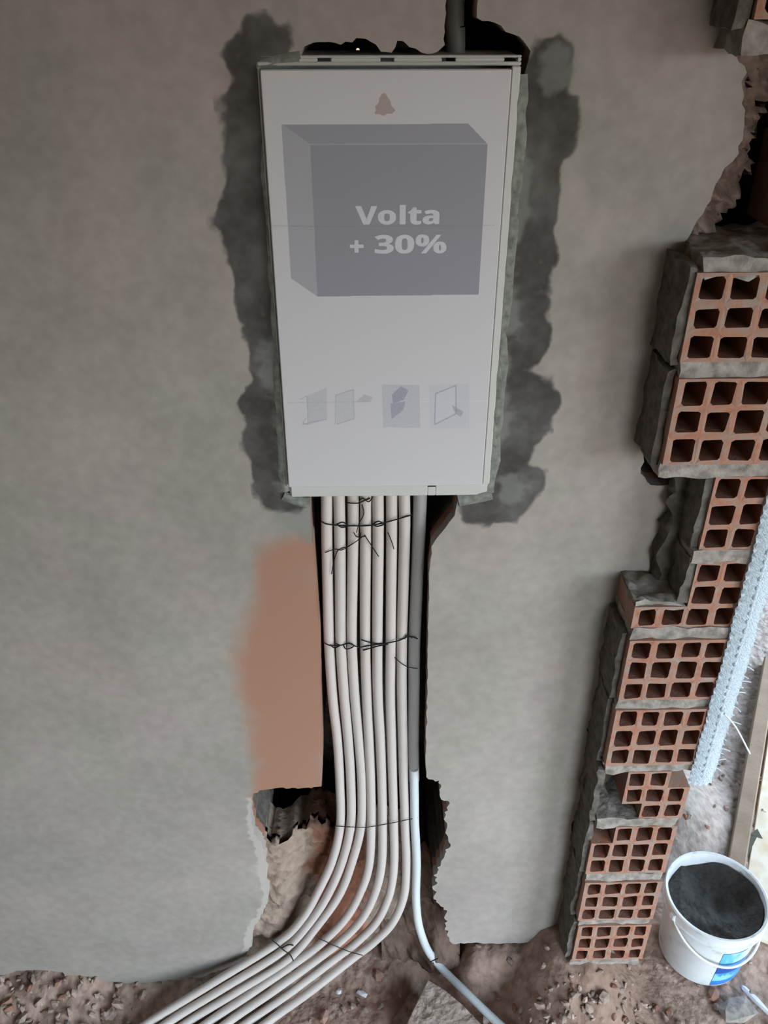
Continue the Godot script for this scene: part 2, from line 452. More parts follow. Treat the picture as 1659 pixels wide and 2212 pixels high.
func main_wall() -> void:
	var wall := thing("wall_back", "rough plastered wall with the chased-in panel and open conduit channel", "wall", Vector3.ZERO, "", "structure")
	var pm := StandardMaterial3D.new()
	pm.albedo_texture = plaster_texture()
	pm.roughness = 0.93; pm.metallic_specular = 0.3
	pm.vertex_color_use_as_albedo = true
	M.plaster = pm
	# pixel outlines of the plaster edges
	var lt := [965, -140, 964, 0, 961, 97, 945, 112, 909, 113, 885, 102, 871, 89, 858, 88, 846, 114, 823, 112, 812, 96, 791, 84, 770, 82, 736, 97, 700, 91, 677, 92, 656, 101, 650, 124]
	var lbox := [650, 124, 600, 131, 562, 148, 575, 400, 596, 760, 612, 1062, 640, 1076, 668, 1082]
	var chase_l := [668, 1082, 674, 1177, 683, 1270, 691, 1380, 693, 1506, 697, 1633, 695, 1699]
	var hole_l := [695, 1699, 650, 1703, 611, 1701, 575, 1705, 560, 1708, 541, 1722, 540, 1745, 543, 1769, 556, 1811, 573, 1836, 572, 1865, 575, 1895, 581, 1933, 569, 1967, 548, 2005, 539, 2047, 527, 2073, 499, 2088]
	var foot_l := [499, 2088, 439, 2110, 359, 2119, 295, 2127, 228, 2125, 156, 2122, 135, 2100, 84, 2095, 34, 2097, 0, 2108, -40, 2112, -120, 2105]
	var rt := [1035, -140, 1032, 0, 1030, 38, 1055, 45, 1082, 55, 1108, 74, 1133, 91, 1146, 110, 1141, 131]
	var rbox := [1141, 131, 1122, 190, 1112, 400, 1085, 760, 1056, 1058, 990, 1072]
	var chase_r := [990, 1072, 982, 1114, 949, 1156, 932, 1181, 927, 1253, 925, 1380, 923, 1506, 919, 1633, 921, 1679]
	var hole_r := [921, 1679, 935, 1684, 949, 1686, 953, 1700, 953, 1727, 972, 1735, 961, 1765, 965, 1803, 970, 1832, 959, 1853, 944, 1887, 936, 1938, 965, 1971, 961, 2005, 978, 2039]
	var foot_r := [978, 2039, 1027, 2036, 1072, 2039, 1128, 2037, 1187, 2029, 1199, 2016]
	var edge_r := [1199, 2016, 1195, 2008, 1216, 1991, 1221, 1928, 1233, 1907, 1233, 1839, 1234, 1782, 1252, 1761, 1276, 1749, 1295, 1722, 1307, 1704, 1289, 1674, 1276, 1631, 1289, 1571, 1304, 1526, 1310, 1481, 1307, 1451, 1322, 1420, 1328, 1360, 1331, 1330, 1333, 1317, 1342, 1295, 1365, 1285, 1396, 1272, 1428, 1270, 1437, 1206, 1453, 1143, 1475, 1111, 1491, 1073, 1478, 1051, 1406, 1048, 1384, 1023, 1390, 985, 1399, 928, 1418, 877, 1428, 820, 1440, 741, 1453, 690, 1456, 617, 1466, 570, 1485, 532, 1507, 475, 1535, 434, 1564, 364, 1596, 332, 1608, 269, 1608, 142, 1583, 104, 1570, 79, 1576, 32, 1580, 0, 1582, -140]
	var inner_l := outline(lt, 0.004, 0.006)
	inner_l.append_array(outline(lbox, 0.0015)); inner_l.append_array(outline(chase_l, 0.0006, 0.02)); inner_l.append_array(outline(hole_l, 0.007, 0.006)); inner_l.append_array(outline(foot_l, 0.005, 0.008))
	var inner_r := outline(rt, 0.004, 0.006)
	inner_r.append_array(outline(rbox, 0.002)); inner_r.append_array(outline(chase_r, 0.002, 0.012)); inner_r.append_array(outline(hole_r, 0.008, 0.006)); inner_r.append_array(outline(foot_r, 0.005, 0.008)); inner_r.append_array(outline(edge_r, 0.005, 0.008))
	var PL_ := PackedVector2Array([Vector2(X0, Y1), Vector2(inner_l[0].x, Y1)])
	PL_.append_array(inner_l); PL_.append(Vector2(X0, inner_l[inner_l.size() - 1].y))
	var PR_ := PackedVector2Array([Vector2(inner_r[inner_r.size() - 1].x, Y1), Vector2(inner_r[0].x, Y1)])
	PR_.append_array(inner_r)
	PL_ = clean(PL_); PR_ = clean(PR_)
	# the bare clay block beside the chase is cut out of the left plaster
	var slab_px := [556, 1178, 600, 1132, 640, 1140, 676, 1172, 683, 1270, 691, 1380, 693, 1506, 697, 1633, 695, 1699, 650, 1703, 611, 1701, 560, 1708, 532, 1700, 527, 1600, 524, 1500, 517, 1350, 530, 1250]
	var hole := PackedVector2Array()
	for i in range(0, slab_px.size(), 2): hole.append(w2(slab_px[i], slab_px[i + 1]))
	var cut := PackedVector2Array()
	for p in hole: cut.append(p)
	var pieces := Geometry2D.clip_polygons(PL_, grown(cut, 0.0))
	var mb := MB.new()
	var side := Color(1.12, 1.12, 1.1)
	for pc in pieces:
		if not Geometry2D.is_polygon_clockwise(pc):
			mb.prism(pc, -0.022, 0.0, Color.WHITE, side)
	put("plaster_panel", mb, pm, wall)
	mb = MB.new(); mb.prism(PR_, -0.022, 0.0, Color.WHITE, side)
	put("plaster_panel", mb, pm, wall)
	# bare block of the wall
	mb = MB.new(); mb.prism(hole, -0.045, -0.0004, Color.WHITE, Color(1.1, 1.05, 1.0))
	put("brick", mb, pm, wall)
	# masonry behind the plaster: the cut sides of the chase and its back
	mb = MB.new()
	var deep := MB.new()
	for poly in [PL_, PR_]:
		mb.prism(poly, -0.042, -0.021, Color(0.9, 0.8, 0.75), Color(1.0, 0.86, 0.78), true)
		deep.prism(poly, -0.34, -0.041)
	# back of the chase, with one chink to the daylight behind
	var ch := wp(773, 108, -0.34)
	var bl := Vector2(-0.95, -0.1); var br := Vector2(0.575, 2.2); var e := 0.006
	put("block_course", mb, M.clay, wall)
	mb = deep
	for r in [[bl.x, bl.y, ch.x - e, br.y], [ch.x + e, bl.y, br.x, br.y], [ch.x - e, bl.y, ch.x + e, ch.y - e], [ch.x - e, ch.y + e, ch.x + e, br.y]]:
		slab(mb, Vector3(r[0], r[1], -0.37), Vector3(r[2], r[3], -0.338))
	for k in 8:
		var g0 := TAU * (k - 0.5) / 8; var g1 := TAU * (k + 0.5) / 8
		var i0 := ch + Vector3(cos(g0), sin(g0), 0) * 0.0026; var i1 := ch + Vector3(cos(g1), sin(g1), 0) * 0.0026
		var o0 := ch + Vector3(cos(g0), sin(g0), 0) * 0.016; var o1 := ch + Vector3(cos(g1), sin(g1), 0) * 0.016
		mb.quad(i0, i1, o1, o0, Vector3.BACK)
		mb.quad(i0, i1, i1 + Vector3(0, 0, -0.004), i0 + Vector3(0, 0, -0.004), ch - i0)
	slab(mb, Vector3(0.562, -0.1, -0.37), Vector3(0.60, 2.12, -0.095))
	put("masonry", mb, M.mortar_dark, wall)  # dark material puts the shade of the deep cavities into the colour
	# the rest of the wall, out of the picture, plastered the same way
	mb = MB.new()
	for r in [[-2.6, -0.03, X0, 2.75], [X0, Y1, 0.62, 2.75], [0.62, 2.12, 1.75, 2.75], [1.75, -0.03, 2.3, 2.75]]:
		slab(mb, Vector3(r[0], r[1], -0.37), Vector3(r[2], r[3], 0.0))
	for i in mb.u.size():
		mb.u[i] = Vector2(0.1 * absf(sin(mb.v[i].x * 2)), 0.3 + 0.3 * absf(sin(mb.v[i].y)))
	put("plaster_field", mb, pm, wall)
	# rough mortar and broken block inside the lower opening: a heap with a torn top, dark behind
	var nn := noise(9.0, 91, 4)
	for part in 2:
		var rows := []; var cols := []
		var wide := 44 if part == 0 else 30
		for j in 52:
			var row := PackedVector3Array(); var cr := PackedColorArray()
			for i in wide:
				var x := -0.30 + i * 0.0085 if part == 0 else 0.02 + i * 0.0062
				var top := 0.475 - 0.03 * smoothstep(-0.2, -0.1, x) + 0.05 * nn.get_noise_2d(x * 1.5, 3.0) + 0.016 * nn.get_noise_2d(x * 2.6, 7.0)
				if part == 1: top = 0.30 + 0.08 * nn.get_noise_2d(x * 2.5, 3.0)
				var y := lerpf(top, -0.03, maxf(0, j - 4) / 47.0)
				var z := -0.022 - 0.045 * smoothstep(-0.20, -0.13, x) - 0.05 * smoothstep(-0.10, -0.04, x) + 0.04 * smoothstep(0.2, 0.0, y) * smoothstep(-0.16, -0.08, x)
				if part == 1: z = -0.15 + 0.11 * smoothstep(0.16, 0.0, y) + 0.05 * smoothstep(0.10, 0.15, x)
				z = minf(z + 0.016 * nn.get_noise_2d(x * 1.6, y * 1.6) + 0.012 * nn.get_noise_2d(x * 4, y * 4), -0.010)
				z -= 0.025 * maxf(0, 4 - j)
				y -= 0.004 * maxf(0, 4 - j)
				row.append(Vector3(x, y, z))
				var q := nn.get_noise_2d(x, y)
				var clay := smoothstep(0.15, 0.6, 1.05 - absf(x + 0.075) / 0.085 + 0.5 * q) * smoothstep(0.50, 0.42, y)
				var c := Color(0.70, 0.67, 0.61).lerp(Color(0.72, 0.36, 0.25), clay * 0.92)
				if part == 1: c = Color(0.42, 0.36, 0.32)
				cr.append(c)
			rows.append(row); cols.append(cr)
		mb = MB.new(); mb.grid(rows, Vector3.BACK, cols)
		put("broken_mortar", mb, M.rubble, wall)
	# mortar pressed around the panel: thin uneven ribbons over the edge of its frame
	ribbon(wall, [570, 150, 578, 330, 588, 520, 598, 720, 607, 900, 614, 1062], 0.009, 0.0065, 301)
	ribbon(wall, [1124, 160, 1116, 330, 1102, 520, 1088, 720, 1073, 900, 1056, 1064], 0.012, 0.0065, 302)
	ribbon(wall, [556, 150, 600, 134, 650, 124], 0.008, 0.006, 303)
	ribbon(wall, [612, 1070, 650, 1084, 668, 1086], 0.010, 0.008, 304)
	ribbon(wall, [990, 1080, 1020, 1073, 1062, 1064], 0.012, 0.009, 305)

func clean(p: PackedVector2Array) -> PackedVector2Array:
	var out := PackedVector2Array()
	for q in p:
		if out.is_empty() or out[out.size() - 1].distance_to(q) > 0.0008:
			out.append(q)
	return out

func grown(p: PackedVector2Array, _by: float) -> PackedVector2Array:
	return p

func ribbon(parent: Node, px: Array, half: float, high: float, s: int) -> void:
	var line := PackedVector3Array()
	for i in range(0, px.size(), 2): line.append(wp(px[i], px[i + 1], 0.0))
	line = spline(line, 14)
	var f := noise(12.0, s, 3)
	var rows := []
	for i in line.size():
		var t := (line[mini(i + 1, line.size() - 1)] - line[maxi(i - 1, 0)]).normalized()
		var o := Vector3(-t.y, t.x, 0)
		var row := PackedVector3Array()
		for k in 7:
			var a := (k - 3) / 3.0
			var wd := half * (1.0 + 0.5 * f.get_noise_2d(line[i].y, a * 0.02))
			var hh := (1.0 - a * a) * high * (0.75 + 0.6 * f.get_noise_2d(line[i].y * 1.3, 3.0 + a * 0.03)) - 0.002
			row.append(line[i] + o * wd * a + Vector3(0, 0, hh))
		rows.append(row)
	var mb := MB.new(); mb.grid(rows, Vector3.BACK, null, Color(0.95, 0.97, 0.93))
	put("mortar_fillet", mb, M.smear, parent)

# ---------------------------------------------------------------- hollow brick stub
func hollow_brick(x: float, y0: float, y1: float, z: float, mask: Array, s: int, wide := PW) -> MB:
	# a block of 4 x 3 open cells, cells with mask 0 broken away
	var mb := MB.new()
	var r := RandomNumberGenerator.new(); r.seed = s
	var cw := wide / 4; var chh := (y1 - y0) / 3
	var L := 0.185
	var web := 0.0052
	var gx := []; var gy := []
	for i in 5: gx.append(x + cw * i + (r.randf_range(-0.0015, 0.0015) if i in [1, 2, 3] else 0.0))
	for j in 4: gy.append(y1 - chh * j + (r.randf_range(-0.001, 0.001) if j in [1, 2] else 0.0))
	var f := noise(14.0, s, 3)
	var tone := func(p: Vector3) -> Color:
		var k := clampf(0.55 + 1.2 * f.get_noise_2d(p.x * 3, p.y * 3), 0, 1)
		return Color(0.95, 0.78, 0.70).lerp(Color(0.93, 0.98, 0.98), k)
	var inner := Color(0.60, 0.46, 0.40)  # bare red clay, also darkened for the shade inside the cells
	for j in 3:
		for i in 4:
			if mask[j * 4 + i] == 0: continue
			var a := Vector3(gx[i], gy[j], z); var b := Vector3(gx[i + 1], gy[j], z); var c := Vector3(gx[i + 1], gy[j + 1], z); var d := Vector3(gx[i], gy[j + 1], z)
			var zz := func(): return r.randf_range(-0.0015, 0.0008)
			var l: float = gx[i] + web * r.randf_range(0.75, 1.25); var rr: float = gx[i + 1] - web * r.randf_range(0.75, 1.25)
			var t: float = gy[j] - web * r.randf_range(0.7, 1.2); var bo: float = gy[j + 1] + web * r.randf_range(0.7, 1.3)
			if i == 0: l += 0.003
			if i == 3: rr -= 0.003
			var k := 0.003
			var H := [Vector3(l + k, t, z), Vector3(rr - k, t, z), Vector3(rr, t - k, z), Vector3(rr, bo + k, z), Vector3(rr - k, bo, z), Vector3(l + k, bo, z), Vector3(l, bo + k, z), Vector3(l, t - k, z)]
			for q in 8: H[q] = H[q] + Vector3(r.randf_range(-0.0007, 0.0007), r.randf_range(-0.0007, 0.0007), zz.call())
			var S := [[a, b, H[0], H[1]], [b, c, H[2], H[3]], [c, d, H[4], H[5]], [d, a, H[6], H[7]]]
			for e in S:
				mb.tri(e[0], e[1], e[2], Vector3.BACK, tone.call(e[0]), tone.call(e[1]), tone.call(e[2]))
				mb.tri(e[1], e[2], e[3], Vector3.BACK, tone.call(e[1]), tone.call(e[2]), tone.call(e[3]))
			mb.tri(b, H[1], H[2], Vector3.BACK, tone.call(b), tone.call(H[1]), tone.call(H[2]))
			mb.tri(c, H[3], H[4], Vector3.BACK, tone.call(c), tone.call(H[3]), tone.call(H[4]))
			mb.tri(d, H[5], H[6], Vector3.BACK, tone.call(d), tone.call(H[5]), tone.call(H[6]))
			mb.tri(a, H[7], H[0], Vector3.BACK, tone.call(a), tone.call(H[7]), tone.call(H[0]))
			var mid := (a + c) / 2
			for q in 8:
				var p0: Vector3 = H[q]; var p1: Vector3 = H[(q + 1) % 8]
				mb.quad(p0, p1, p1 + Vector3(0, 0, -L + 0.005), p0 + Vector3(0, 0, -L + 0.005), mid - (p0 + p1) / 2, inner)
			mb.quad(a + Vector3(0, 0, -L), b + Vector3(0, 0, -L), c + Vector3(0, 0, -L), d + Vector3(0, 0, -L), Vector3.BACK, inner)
			var nb := [[j - 1, i, a, b, Vector3.UP], [j + 1, i, d, c, Vector3.DOWN], [j, i - 1, a, d, Vector3.LEFT], [j, i + 1, b, c, Vector3.RIGHT]]
			for e in nb:
				if e[0] < 0 or e[0] > 2 or e[1] < 0 or e[1] > 3 or mask[e[0] * 4 + e[1]] == 0:
					var col: Color = tone.call(e[2])
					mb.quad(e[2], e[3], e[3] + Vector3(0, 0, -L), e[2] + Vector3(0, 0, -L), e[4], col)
	return mb

func rough_block(lo: Vector3, hi: Vector3, amp: float, s: int, mb: MB, col := Color.WHITE, cell := 0.011) -> void:
	# box whose five visible faces are displaced by noise
	var f := noise(22.0, s, 3)
	var ctr := (lo + hi) / 2
	var face := func(o: Vector3, du: Vector3, dv: Vector3, hint: Vector3) -> void:
		var nu := maxi(2, int(du.length() / cell)); var nv := maxi(2, int(dv.length() / cell))
		var rows := []
		for j in nv + 1:
			var row := PackedVector3Array()
			for i in nu + 1:
				var p := o + du * (float(i) / nu) + dv * (float(j) / nv)
				var d := Vector3(f.get_noise_3dv(p), f.get_noise_3dv(p + Vector3(5, 0, 0)), f.get_noise_3dv(p + Vector3(0, 5, 0))) * amp
				row.append(p + d)
			rows.append(row)
		mb.grid(rows, hint, null, col)
	var s3 := hi - lo
	face.call(Vector3(lo.x, lo.y, hi.z), Vector3(s3.x, 0, 0), Vector3(0, s3.y, 0), Vector3.BACK)
	face.call(lo, Vector3(0, 0, s3.z), Vector3(0, s3.y, 0), Vector3.LEFT)
	face.call(Vector3(hi.x, lo.y, lo.z), Vector3(0, 0, s3.z), Vector3(0, s3.y, 0), Vector3.RIGHT)
	face.call(Vector3(lo.x, hi.y, lo.z), Vector3(s3.x, 0, 0), Vector3(0, 0, s3.z), Vector3.UP)
	face.call(lo, Vector3(s3.x, 0, 0), Vector3(0, 0, s3.z), Vector3.DOWN)

func stub() -> void:
	var wall := thing("wall_stub", "toothed stub of orange hollow bricks at the right, open cells facing out", "wall", Vector3.ZERO, "", "structure")
	# heights of the middles of the mortar beds, from the top one down
	var beds := [1.672, 1.536, 1.388, 1.243, 1.096, 0.947, 0.792, 0.644, 0.484, 0.339, 0.195]
	var full := [1, 1, 1, 1, 1, 1, 1, 1, 1, 1, 1, 1]
	var masks := [
		full, full,
		[0, 0, 1, 1, 0, 0, 1, 1, 0, 0, 1, 1],
		[0, 0, 1, 1, 0, 0, 1, 1, 1, 1, 1, 1],
		full, full,
		[0, 1, 1, 0, 0, 1, 1, 1, 0, 0, 1, 1],
		[0, 1, 1, 1, 1, 1, 1, 1, 1, 1, 1, 1],
		full, full]
	for k in 10:
		var y1: float = beds[k] - 0.011; var y0: float = beds[k + 1] + 0.011
		var tt := clampf((1.25 - beds[k]) / 0.9, -0.4, 1.1)
		var xl := PL + 0.012 * tt
		var wd := PW + 0.003 - 0.013 * tt
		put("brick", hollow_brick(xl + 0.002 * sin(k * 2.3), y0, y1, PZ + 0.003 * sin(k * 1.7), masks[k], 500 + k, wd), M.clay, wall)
		var mb := MB.new()
		var left := xl if k != 2 else xl + 0.07
		rough_block(Vector3(left + 0.002, beds[k + 1] - 0.0125, -0.09), Vector3(PL + PW - 0.001, beds[k + 1] + 0.0125, PZ - 0.002), 0.006, 600 + k, mb, Color(1.0, 0.99, 0.97))
		put("mortar_bed", mb, M.mortar, wall)
		if k in [2, 3]:
			mb = MB.new()
			rough_block(Vector3(xl + wd / 2 - 0.014, y0 - 0.006 if k == 2 else y0 + 0.048, -0.05), Vector3(xl + wd / 2 + 0.001, y1 + 0.006, PZ - 0.006), 0.006, 740 + k, mb)
			put("mortar_skin", mb, M.mortar_dark, wall)
		if k not in [2, 3]:
			# grey mortar smeared down the hidden side of the stub
			mb = MB.new()
			rough_block(Vector3(xl - 0.010, y0 - 0.008, -0.02), Vector3(xl + 0.001, y1 + 0.006, PZ - 0.006 - 0.006 * (k % 3)), 0.006, 700 + k, mb)
			put("mortar_skin", mb, M.mortar_dark, wall)
	# top brick at the edge of the photograph and the broken gap below it
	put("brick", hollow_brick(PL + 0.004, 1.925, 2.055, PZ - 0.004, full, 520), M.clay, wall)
	var mb2 := MB.new(); rough_block(Vector3(PL - 0.012, 1.915, -0.02), Vector3(PL + 0.003, 2.06, PZ - 0.012), 0.006, 720, mb2)
	put("mortar_skin", mb2, M.mortar_dark, wall)
	mb2 = MB.new(); rough_block(Vector3(PL + 0.002, 1.893, -0.09), Vector3(PL + PW, 1.924, PZ - 0.010), 0.008, 721, mb2)
	put("mortar_bed", mb2, M.mortar, wall)
	for k in 2:  # unseen bricks added to keep side light out of the gap
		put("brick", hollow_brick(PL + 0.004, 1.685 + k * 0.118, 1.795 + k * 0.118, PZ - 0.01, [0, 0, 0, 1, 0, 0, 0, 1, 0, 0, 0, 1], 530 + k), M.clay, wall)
	# torn masonry where the courses are missing
	var rows := []
	var f := noise(16.0, 801, 4)
	var y := 1.91
	while y > 1.655:
		var row := PackedVector3Array()
		for i in 38:
			var x := 0.30 + i * 0.007
			var lim := lerpf(wp(1556, 540).x, wp(1640, 385).x, smoothstep(wp(1556, 540).y, wp(1640, 385).y, y)) + 0.014 + 0.006 * smoothstep(1.74, 1.84, y)
			lim += 0.010 * f.get_noise_2d(3.0, y * 2) + 0.006 * f.get_noise_2d(7.0, y * 6)
			var z := -0.014 - 0.30 * smoothstep(lim - 0.006, lim + 0.014, x) - 0.4 * maxf(0, x - 0.40) + 0.028 * f.get_noise_2d(x * 2, y * 2) + 0.014 * f.get_noise_2d(x * 6, y * 6)
			row.append(Vector3(x, y, minf(z, -0.004)))
		rows.append(row)
		y -= 0.006
	mb2 = MB.new(); mb2.grid(rows, Vector3.BACK, null, Color(0.74, 0.68, 0.63))
	put("broken_mortar", mb2, M.rubble, wall)
	mb2 = MB.new(); rough_block(Vector3(PL + 0.004, 1.655, -0.09), Vector3(PL + PW, 1.678, PZ - 0.004), 0.010, 722, mb2)
	put("mortar_bed", mb2, M.mortar, wall)
	# crumbled filling beside the half bricks
	mb2 = MB.new()
	rough_block(Vector3(PL + 0.05, 1.14, -0.09), Vector3(PL + 0.088, 1.40, 0.030), 0.016, 723, mb2, Color(0.85, 0.84, 0.8))
	put("broken_mortar", mb2, M.mortar_dark, wall)
	mb2 = MB.new()
	rough_block(Vector3(PL, 1.142, -0.05), Vector3(PL + 0.075, 1.153, PZ - 0.004), 0.010, 724, mb2, Color.WHITE, 0.006)
	rough_block(Vector3(PL, 0.795, -0.05), Vector3(PL + 0.05, 0.80, PZ - 0.01), 0.008, 725, mb2, Color.WHITE, 0.006)
	put("broken_mortar", mb2, M.mortar, wall)
	mb2 = MB.new()
	rough_block(Vector3(PL - 0.004, 0.64, -0.09), Vector3(PL + 0.038, 0.80, 0.03), 0.012, 726, mb2, Color(0.9, 0.88, 0.85))
	put("broken_mortar", mb2, M.mortar_dark, wall)

# ---------------------------------------------------------------- ground
var gn := FastNoiseLite.new()
func ground_y(x: float, z: float) -> float:
	var right := smoothstep(0.25, 0.41, x) * smoothstep(0.62, 0.46, x) 
	var heap := 0.16 * right * smoothstep(0.34, 0.02, z) * smoothstep(-0.35, -0.05, z)
	var east := 0.045 * smoothstep(0.2, 0.5, x)
	var left := 0.035 * smoothstep(-0.56, -0.68, x) * smoothstep(0.12, 0.02, absf(z))
	var far := 0.10 * exp(-pow((x - 0.80) / 0.13, 2) - pow((z + 0.42) / 0.16, 2))
	var rough := lerpf(0.006, 0.014, clampf(right + smoothstep(-0.4, -0.6, x), 0, 1))
	var lane := -0.012 * smoothstep(-0.95, -0.85, x) * smoothstep(0.36, 0.28, x) * smoothstep(-0.02, 0.03, z)
	var seg := Vector2(-0.065, 0.085); var q2 := Vector2(x - 0.112, z - 0.02)
	var tq := clampf(q2.dot(seg) / seg.length_squared(), 0, 1.4)
	lane -= 0.045 * exp(-(q2 - seg * tq).length_squared() / 0.00035)
	heap = maxf(heap, 0.085 * smoothstep(0.175, 0.235, x) * smoothstep(0.60, 0.5, x) * smoothstep(0.055, 0.012, z) * smoothstep(-0.30, -0.05, z))
	return lane + heap + east + left + far + rough * gn.get_noise_2d(x, z) + 0.004 * gn.get_noise_2d(x * 4, z * 4)

func ground() -> void:
	gn.seed = 17; gn.frequency = 14.0; gn.fractal_octaves = 4
	var rows := []; var cols := []
	var cn := noise(5.0, 61, 4)
	var blue := fp(1488, 1758, 0.05)
	var z := -3.0
	while z < 0.75:
		var row := PackedVector3Array(); var cr := PackedColorArray()
		for i in 330:
			var x := -1.4 + i * 0.0105
			row.append(Vector3(x, ground_y(x, z), z))
			var q := cn.get_noise_2d(x, z) * 0.9
			var c := Color(0.92, 0.83, 0.77).lerp(Color(0.80, 0.57, 0.48), clampf(q + 0.35 * exp(-pow((x + 0.05) / 0.2, 2)), 0, 1) * 0.7)
			c = c.lerp(Color(0.60, 0.48, 0.41), 0.7 * smoothstep(0.3, 0.42, x + 0.05 * q) * smoothstep(0.68, 0.6, x))  # shade by the stub and bucket put into the ground colour
			c = c.lerp(Color(0.80, 0.85, 0.90), smoothstep(0.6, 0.75, x) * smoothstep(-0.1, -0.2, z))
			c = c.lerp(Color(0.66, 0.80, 0.86), 0.75 * exp(-pow((x - blue.x + 0.45 * (z - blue.z)) / 0.022, 2) - pow((z - blue.z) / 0.09, 2)))
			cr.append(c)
		rows.append(row); cols.append(cr)
		z += 0.0105
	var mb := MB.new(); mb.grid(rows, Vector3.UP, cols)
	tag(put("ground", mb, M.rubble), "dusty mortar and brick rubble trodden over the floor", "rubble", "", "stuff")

# ---------------------------------------------------------------- the panel
func panel() -> void:
	var cx := 0.02646; var cy := 1.962 - 0.36298; var w := 0.28646; var h := 0.5492
	var o := thing("electrical_panel", "grey-white flush electrical panel with a printed cardboard cover, set in the wall above the conduits", "electrical panel", Vector3(cx, cy - h / 2, 0))
	var B := -Vector3(cx, cy - h / 2, 0)
	var lo := Vector2(cx - w / 2, cy - h / 2); var hi := Vector2(cx + w / 2, cy + h / 2)
	var ftop := wp(900, 119, 0.002).y
	var fbot := wp(840, 1071, 0.002).y
	var fl := lo.x - 0.004; var fr := hi.x + 0.012
	# tray in the wall
	var mb := MB.new()
	var t := 0.0015
	slab(mb, Vector3(fl + 0.004, fbot + 0.004, -0.088), Vector3(fr - 0.004, ftop - 0.004, -0.085))
	slab(mb, Vector3(fl + 0.004, fbot + 0.004, -0.086), Vector3(fl + 0.004 + t, ftop - 0.004, 0.0))
	slab(mb, Vector3(fr - 0.004 - t, fbot + 0.004, -0.086), Vector3(fr - 0.004, ftop - 0.004, 0.0))
	slab(mb, Vector3(fl + 0.004, ftop - 0.0005 - t, -0.086), Vector3(fr - 0.004, ftop - 0.0005, 0.0))
	for r in [[fl + 0.004, -0.086, fr - 0.004, -0.062], [fl + 0.004, -0.012, fr - 0.004, 0.0]]:
		slab(mb, Vector3(r[0], fbot + 0.004, r[1]), Vector3(r[2], fbot + 0.004 + t, r[3]))
	put("tray", mb, M.steel_white, o, B)
	# frame: top flange with four slots, sides, bottom
	mb = MB.new()
	var zf0 := 0.0005; var zf1 := 0.003
	var y0 := hi.y + 0.0028
	var sl := [700.0, 836.0, 969.0, 1104.0]
	var ys := wp(900, 129, 0.003).y
	var sh := 0.0020; var sw := 0.0075
	var x := wp(645, 122, 0.003).x
	slab(mb, Vector3(fl, y0, zf0), Vector3(fr, ys - sh, zf1))
	slab(mb, Vector3(x, ys + sh, zf0), Vector3(fr, ftop, zf1))
	for s in sl:
		var q := wp(s, 129, 0.003).x
		slab(mb, Vector3(x, ys - sh, zf0), Vector3(q - sw, ys + sh, zf1))
		x = q + sw
	slab(mb, Vector3(x, ys - sh, zf0), Vector3(fr, ys + sh, zf1))
	put("top_flange", mb, M.steel_white, o, B)
	mb = MB.new(); slab(mb, Vector3(hi.x + 0.0012, lo.y - 0.004, zf0), Vector3(fr, y0 - 0.0002, zf1 + 0.001)); put("side_flange", mb, M.steel_white, o, B)
	mb = MB.new(); slab(mb, Vector3(fl, lo.y - 0.004, zf0), Vector3(lo.x - 0.0008, y0 - 0.0002, zf1 + 0.001)); put("side_flange", mb, M.steel_white, o, B)
	mb = MB.new()
	var q0 := wp(932, 1061, 0.003).x; var yb := lo.y - 0.0062
	slab(mb, Vector3(fl + 0.006, fbot, zf0), Vector3(q0 - 0.006, lo.y - 0.001, zf1)); slab(mb, Vector3(q0 + 0.006, fbot, zf0), Vector3(fr - 0.002, lo.y - 0.001, zf1))
	slab(mb, Vector3(q0 - 0.006, yb + 0.0015, zf0), Vector3(q0 + 0.006, lo.y - 0.001, zf1)); slab(mb, Vector3(q0 - 0.006, fbot, zf0), Vector3(q0 + 0.006, yb - 0.0015, zf1))
	put("bottom_flange", mb, M.steel_white, o, B)
	# printed cover
	mb = MB.new()
	mb.uvbox = Rect2(lo, hi - lo)
	mb.box(Vector3(cx, cy, 0.0085), Vector3(w, h, 0.009), 0.0012)
	var cm := StandardMaterial3D.new()
	cm.albedo_texture = cover_texture(); cm.roughness = 0.6; cm.metallic_specular = 0.35
	var cover := put("cover", mb, cm, o, B)
	# lettering on the cover
	letters("Volta", 769, 948, 444, 482, cover, 0.0131, lo, hi)
	letters("+", 757, 785, 520, 545, cover, 0.0131, lo, hi)
	letters("30%", 811, 963, 507, 544, cover, 0.0131, lo, hi)

func quv(px: float, py: float) -> Vector2:
	# pixel to (u, v) on the cover by its four corners in the photograph
	var A := Vector2(563, 153); var Bq := Vector2(1107, 146.5); var C := Vector2(1040, 1045); var D := Vector2(621, 1057)
	var d1 := Bq - C; var d2 := D - C; var s := A - Bq + C - D
	var den := d1.x * d2.y - d2.x * d1.y
	var g := (s.x * d2.y - d2.x * s.y) / den; var hh := (d1.x * s.y - s.x * d1.y) / den
	var a := Bq.x - A.x + g * Bq.x; var b := D.x - A.x + hh * D.x; var c := A.x
	var d := Bq.y - A.y + g * Bq.y; var e := D.y - A.y + hh * D.y; var f := A.y
	# solve (a u + b v + c) / (g u + hh v + 1) = px, same for py
	var m00 := a - px * g; var m01 := b - px * hh; var m10 := d - py * g; var m11 := e - py * hh
	var r0 := px - c; var r1 := py - f
	var det := m00 * m11 - m01 * m10
	return Vector2((r0 * m11 - m01 * r1) / det, (m00 * r1 - r0 * m10) / det)

